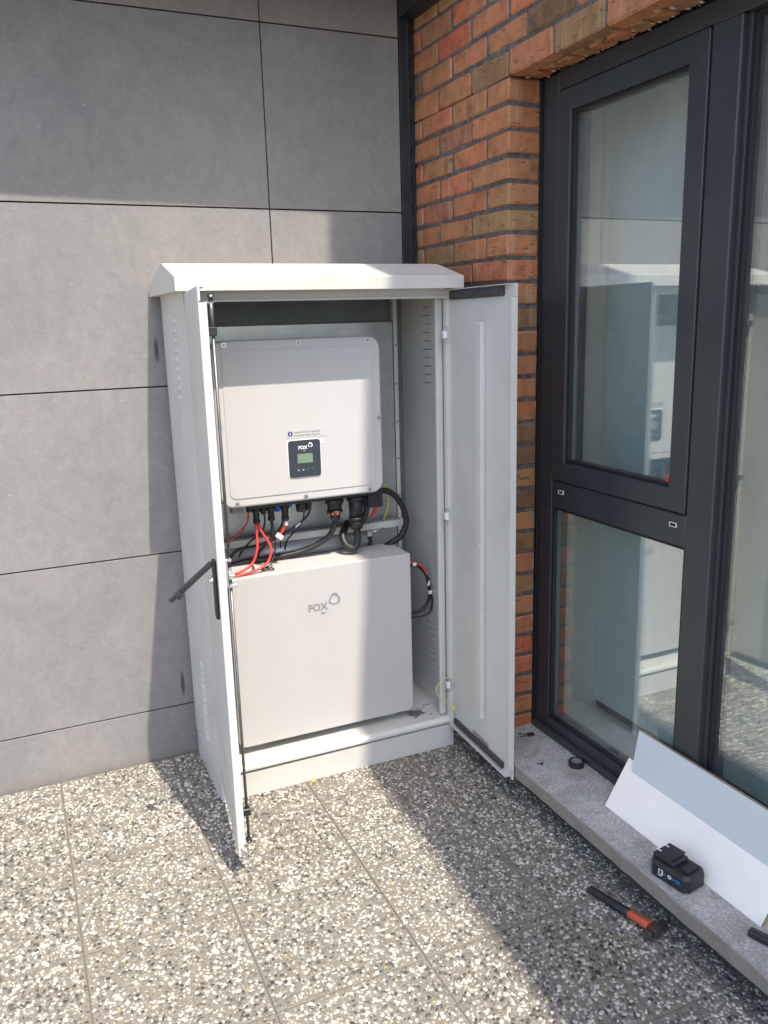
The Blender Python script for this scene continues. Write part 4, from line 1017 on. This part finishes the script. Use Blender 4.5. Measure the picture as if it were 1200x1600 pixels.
# electrical tape
tp = thing('tape_roll', 'roll of black electrical tape lying on the stone sill', 'tape', (1.577, 2.050, 0.1475))
def ring(name, c, r0, r1, z0, z1, mat, par, n=36):
    bm = bmesh.new(); L = [[], [], [], []]
    for i in range(n):
        a = 2 * math.pi * i / n
        for k, (r, z) in enumerate(((r0, z0), (r1, z0), (r1, z1), (r0, z1))): L[k].append(bm.verts.new((c[0] + r * math.cos(a), c[1] + r * math.sin(a), z)))
    for i in range(n):
        j = (i + 1) % n
        for k in range(4):
            f = bm.faces.new((L[k][i], L[k][j], L[(k + 1) % 4][j], L[(k + 1) % 4][i]))
    bmesh.ops.recalc_face_normals(bm, faces=bm.faces)
    bmesh.ops.bevel(bm, geom=[e for e in bm.edges if e.calc_face_angle(0) > 1.2], offset=0.0012, segments=2, affect='EDGES')
    return obj(name, bm, mat, par)
ring('tape', (1.577, 2.050), 0.0178, 0.0265, 0.1476, 0.1655, 'black', tp)
ring('core', (1.577, 2.050), 0.0155, 0.0177, 0.1476, 0.1650, 'greytxt', tp)
# keys
ky = thing('keys', 'two small keys with a black head on the stone sill', 'keys', (1.557, 2.295, 0.1475))
bm = bmesh.new(); add_box(bm, 1.548, 1.572, 2.282, 2.302, 0.1476, 0.1556, 0.004, None, 2); obj('key_head', bm, 'black', ky)
for a, b_ in (((1.550, 2.298, 0.151), (1.527, 2.322, 0.1495)), ((1.548, 2.290, 0.1515), (1.520, 2.300, 0.1495))):
    d = (Vector(b_) - Vector(a)); q = d.to_track_quat('X', 'Z').to_matrix().to_4x4(); q.translation = Vector(a)
    bm = bmesh.new(); add_box(bm, 0, d.length, -0.0022, 0.0022, -0.0008, 0.0008, 0, q); obj('key_blade', bm, 'darkzinc', ky)
bm = bmesh.new(); add_tube(bm, [(1.566, 2.342, 0.1492), (1.559, 2.350, 0.1494), (1.551, 2.345, 0.1496), (1.553, 2.336, 0.1494)], 0.0014, 6); tag(obj('wire_scrap', bm, 'zinc'), 'tiny bent wire scrap on the sill beside the keys', 'scrap')
bm = bmesh.new(); add_cyl(bm, (1.466, 2.118, 0.1495), (1.480, 2.108, 0.1490), 0.0016, n=8); add_cyl(bm, (1.480, 2.108, 0.1478), (1.482, 2.1065, 0.1575), 0.0042, 0.0012, n=8); tag(obj('screw', bm, 'black'), 'small black screw lying on the stone sill', 'screw')
# black tool handle at the picture edge
q = Matrix.Translation((1.478, 1.205, 0.157)) @ Matrix.Rotation(math.radians(-72), 4, 'Z')
tl = thing('knife', 'black tool handle on the sill at the right picture edge', 'tool', (1.478, 1.205, 0.1475))
bm = bmesh.new(); add_box(bm, -0.030, 0.09, -0.0115, 0.0115, -0.009, 0.009, 0.005, q, 2); obj('grip', bm, 'black', tl)
bm = bmesh.new(); add_box(bm, -0.020, 0.085, -0.004, 0.004, 0.0088, 0.0108, 0.001, q); obj('slider_track', bm, 'seal', tl)

# tool battery pack
PKX = Matrix.Translation((1.4635, 1.4675, 0.1476)) @ Matrix.Rotation(math.radians(9.5), 4, 'Z')   # local: y = length, x = width
pk = thing('tool_battery', 'black power tool battery pack lettered 12 on the stone sill', 'battery', (1.4635, 1.4675, 0.1476))
def PB(nm, mat, x0, x1, y0, y1, z0, z1, bev, seg=2):
    bm = bmesh.new(); add_box(bm, x0, x1, y0, y1, z0, z1, bev, PKX, seg); return obj(nm, bm, mat, pk)
hw, hl = 0.041, 0.062
bm = bmesh.new()
outl = [(-hw, -hl + .012), (-hw + .012, -hl), (hw - .012, -hl), (hw, -hl + .012), (hw, hl - .016), (hw - .016, hl), (-hw + .016, hl), (-hw, hl - .016)]
def loft(bm, rings):
    R = [[bm.verts.new((x * sx, y * sy + oy, z)) for x, y in outl] for (sx, sy, oy, z) in rings]
    k = len(outl)
    for A_, B_ in zip(R, R[1:]):
        for i in range(k): bm.faces.new((A_[i], A_[(i + 1) % k], B_[(i + 1) % k], B_[i]))
    bm.faces.new(R[0][::-1]); bm.faces.new(R[-1]); bmesh.ops.recalc_face_normals(bm, faces=bm.faces)
loft(bm, [(.94, .95, 0, 0.0), (1, 1, 0, 0.004), (1.0, 1.0, 0, 0.036), (.93, .95, 0, 0.044), (.84, .90, 0.0, 0.047)])
bmesh.ops.bevel(bm, geom=bm.edges[:], offset=0.0012, segments=1, affect='EDGES')
bmesh.ops.transform(bm, matrix=PKX, verts=bm.verts); obj('case', bm, 'black', pk)
PB('slide_mount', 'black', -0.030, 0.030, -0.012, 0.056, 0.0465, 0.058, 0.004); PB('slide_rail', 'black', -0.034, 0.034, 0.000, 0.052, 0.0585, 0.063, 0.002)
PB('release_button', 'black', -0.024, 0.024, -0.050, -0.022, 0.0465, 0.053, 0.005)
tm = PB('terminal', 'white', -0.017, 0.017, 0.0505, 0.0545, 0.0632, 0.0650, 0.0005)
for x in (-0.017, 0.013): PB('terminal', 'white', x, x + 0.004, 0.040, 0.0503, 0.0632, 0.0646, 0.0005)
# lettering on the long side that faces the terrace
def pkxf(yc, z): return PKX @ Matrix(((0, 0, -1, -hw - 0.0004), (-1, 0, 0, yc), (0, 1, 0, z), (0, 0, 0, 1)))
text('lettering', '12', 0, 0, 0, 0.019, 'white', pk, 0.0004, xf=pkxf(0.030, 0.018))
text('lettering', 'max', 0, 0, 0, 0.007, 'white', pk, 0.0001, xf=pkxf(0.028, 0.0115))
text('lettering', 'V', 0, 0, 0, 0.013, 'bluetxt', pk, 0.0003, xf=pkxf(0.009, 0.019))
text('lettering', 'O', 0, 0, 0, 0.014, 'white', pk, 0.0004, xf=pkxf(-0.002, 0.019))
text('lettering', 'WER', 0, 0, 0, 0.013, 'bluetxt', pk, 0.0003, xf=pkxf(-0.014, 0.019))

# hammer
hm = thing('hammer', 'small hammer with black and orange grip on the shaded floor', 'hammer', (1.37, 1.55, 0.002))
HD = (Vector((1.392, 1.472, 0.017)) - Vector((1.347, 1.676, 0.012)))
def HP(t, dz=0.0): return Vector((1.347, 1.676, 0.012)) + HD * t + Vector((0, 0, dz))
def loft_bar(nm, mat, secs):
    bm = bmesh.new(); n = 12; ax = HD.normalized(); s = ax.cross(Vector((0, 0, 1))).normalized(); u = s.cross(ax); R = []
    for t, w, h in secs: R.append([bm.verts.new(HP(t) + s * math.cos(2 * math.pi * k / n) * w + u * math.sin(2 * math.pi * k / n) * h) for k in range(n)])
    for A_, B_ in zip(R, R[1:]):
        for k in range(n):
            f = bm.faces.new((A_[k], A_[(k + 1) % n], B_[(k + 1) % n], B_[k])); f.smooth = True
    bm.faces.new(R[0][::-1]); bm.faces.new(R[-1]); bmesh.ops.recalc_face_normals(bm, faces=bm.faces)
    return obj(nm, bm, mat, hm)
loft_bar('grip', 'black', [(0.0, .009, .008), (.015, .0125, .011), (.12, .0115, .0105), (.30, .0125, .011), (.50, .0135, .012), (.62, .013, .012), (.655, .012, .011)])
loft_bar('collar', 'hammerorange', [(.650, .0115, .0105), (.66, .0125, .0115), (.76, .0115, .0108), (.88, .0135, .012), (.955, .0165, .0135), (.965, .0150, .0125)])
hc = HP(1.045); sd = HD.normalized().cross(Vector((0, 0, 1))).normalized()
bm = bmesh.new()
ax_ = HD.normalized()
q = Matrix((( sd.x, ax_.x, 0, hc.x), (sd.y, ax_.y, 0, hc.y), (0, 0, 1, hc.z - 0.003), (0, 0, 0, 1)))
add_box(bm, -0.017, 0.015, -0.0125, 0.0125, -0.0125, 0.0125, 0.004, q)
add_cyl(bm, hc + sd * 0.0148, hc + sd * 0.024, 0.0105, 0.0088, 10); add_cyl(bm, hc + sd * 0.024, hc + sd * 0.036, 0.0120, 0.0125, 14)
bmesh.ops.transform(bm, matrix=Matrix.Identity(4), verts=bm.verts)
pr = [(-0.0168, -0.0105), (-0.0168, 0.0105), (-0.040, 0.0125), (-0.042, 0.0), (-0.040, -0.0125)]
add_prism(bm, pr, 'z', -0.008, 0.004, q)
obj('head', bm, 'iron', hm)
# yellow leaf by the plinth
bm = bmesh.new()
pts = [(-.012, 0, .003), (-.004, -.005, .004), (.006, -.004, .0045), (.012, .001, .0035), (.004, .004, .0055), (-.005, .004, .005)]
top = [bm.verts.new((0.836 + x, 2.583 + y_, z + .001)) for x, y_, z in pts]; bot = [bm.verts.new((0.836 + x, 2.583 + y_, z)) for x, y_, z in pts]
for i in range(6): bm.faces.new((top[i], top[(i + 1) % 6], bot[(i + 1) % 6], bot[i]))
bm.faces.new(top); bm.faces.new(bot[::-1]); bmesh.ops.recalc_face_normals(bm, faces=bm.faces)
tag(obj('fallen_leaf', bm, 'leaf'), 'small yellow leaf on the floor against the cabinet plinth', 'leaf')
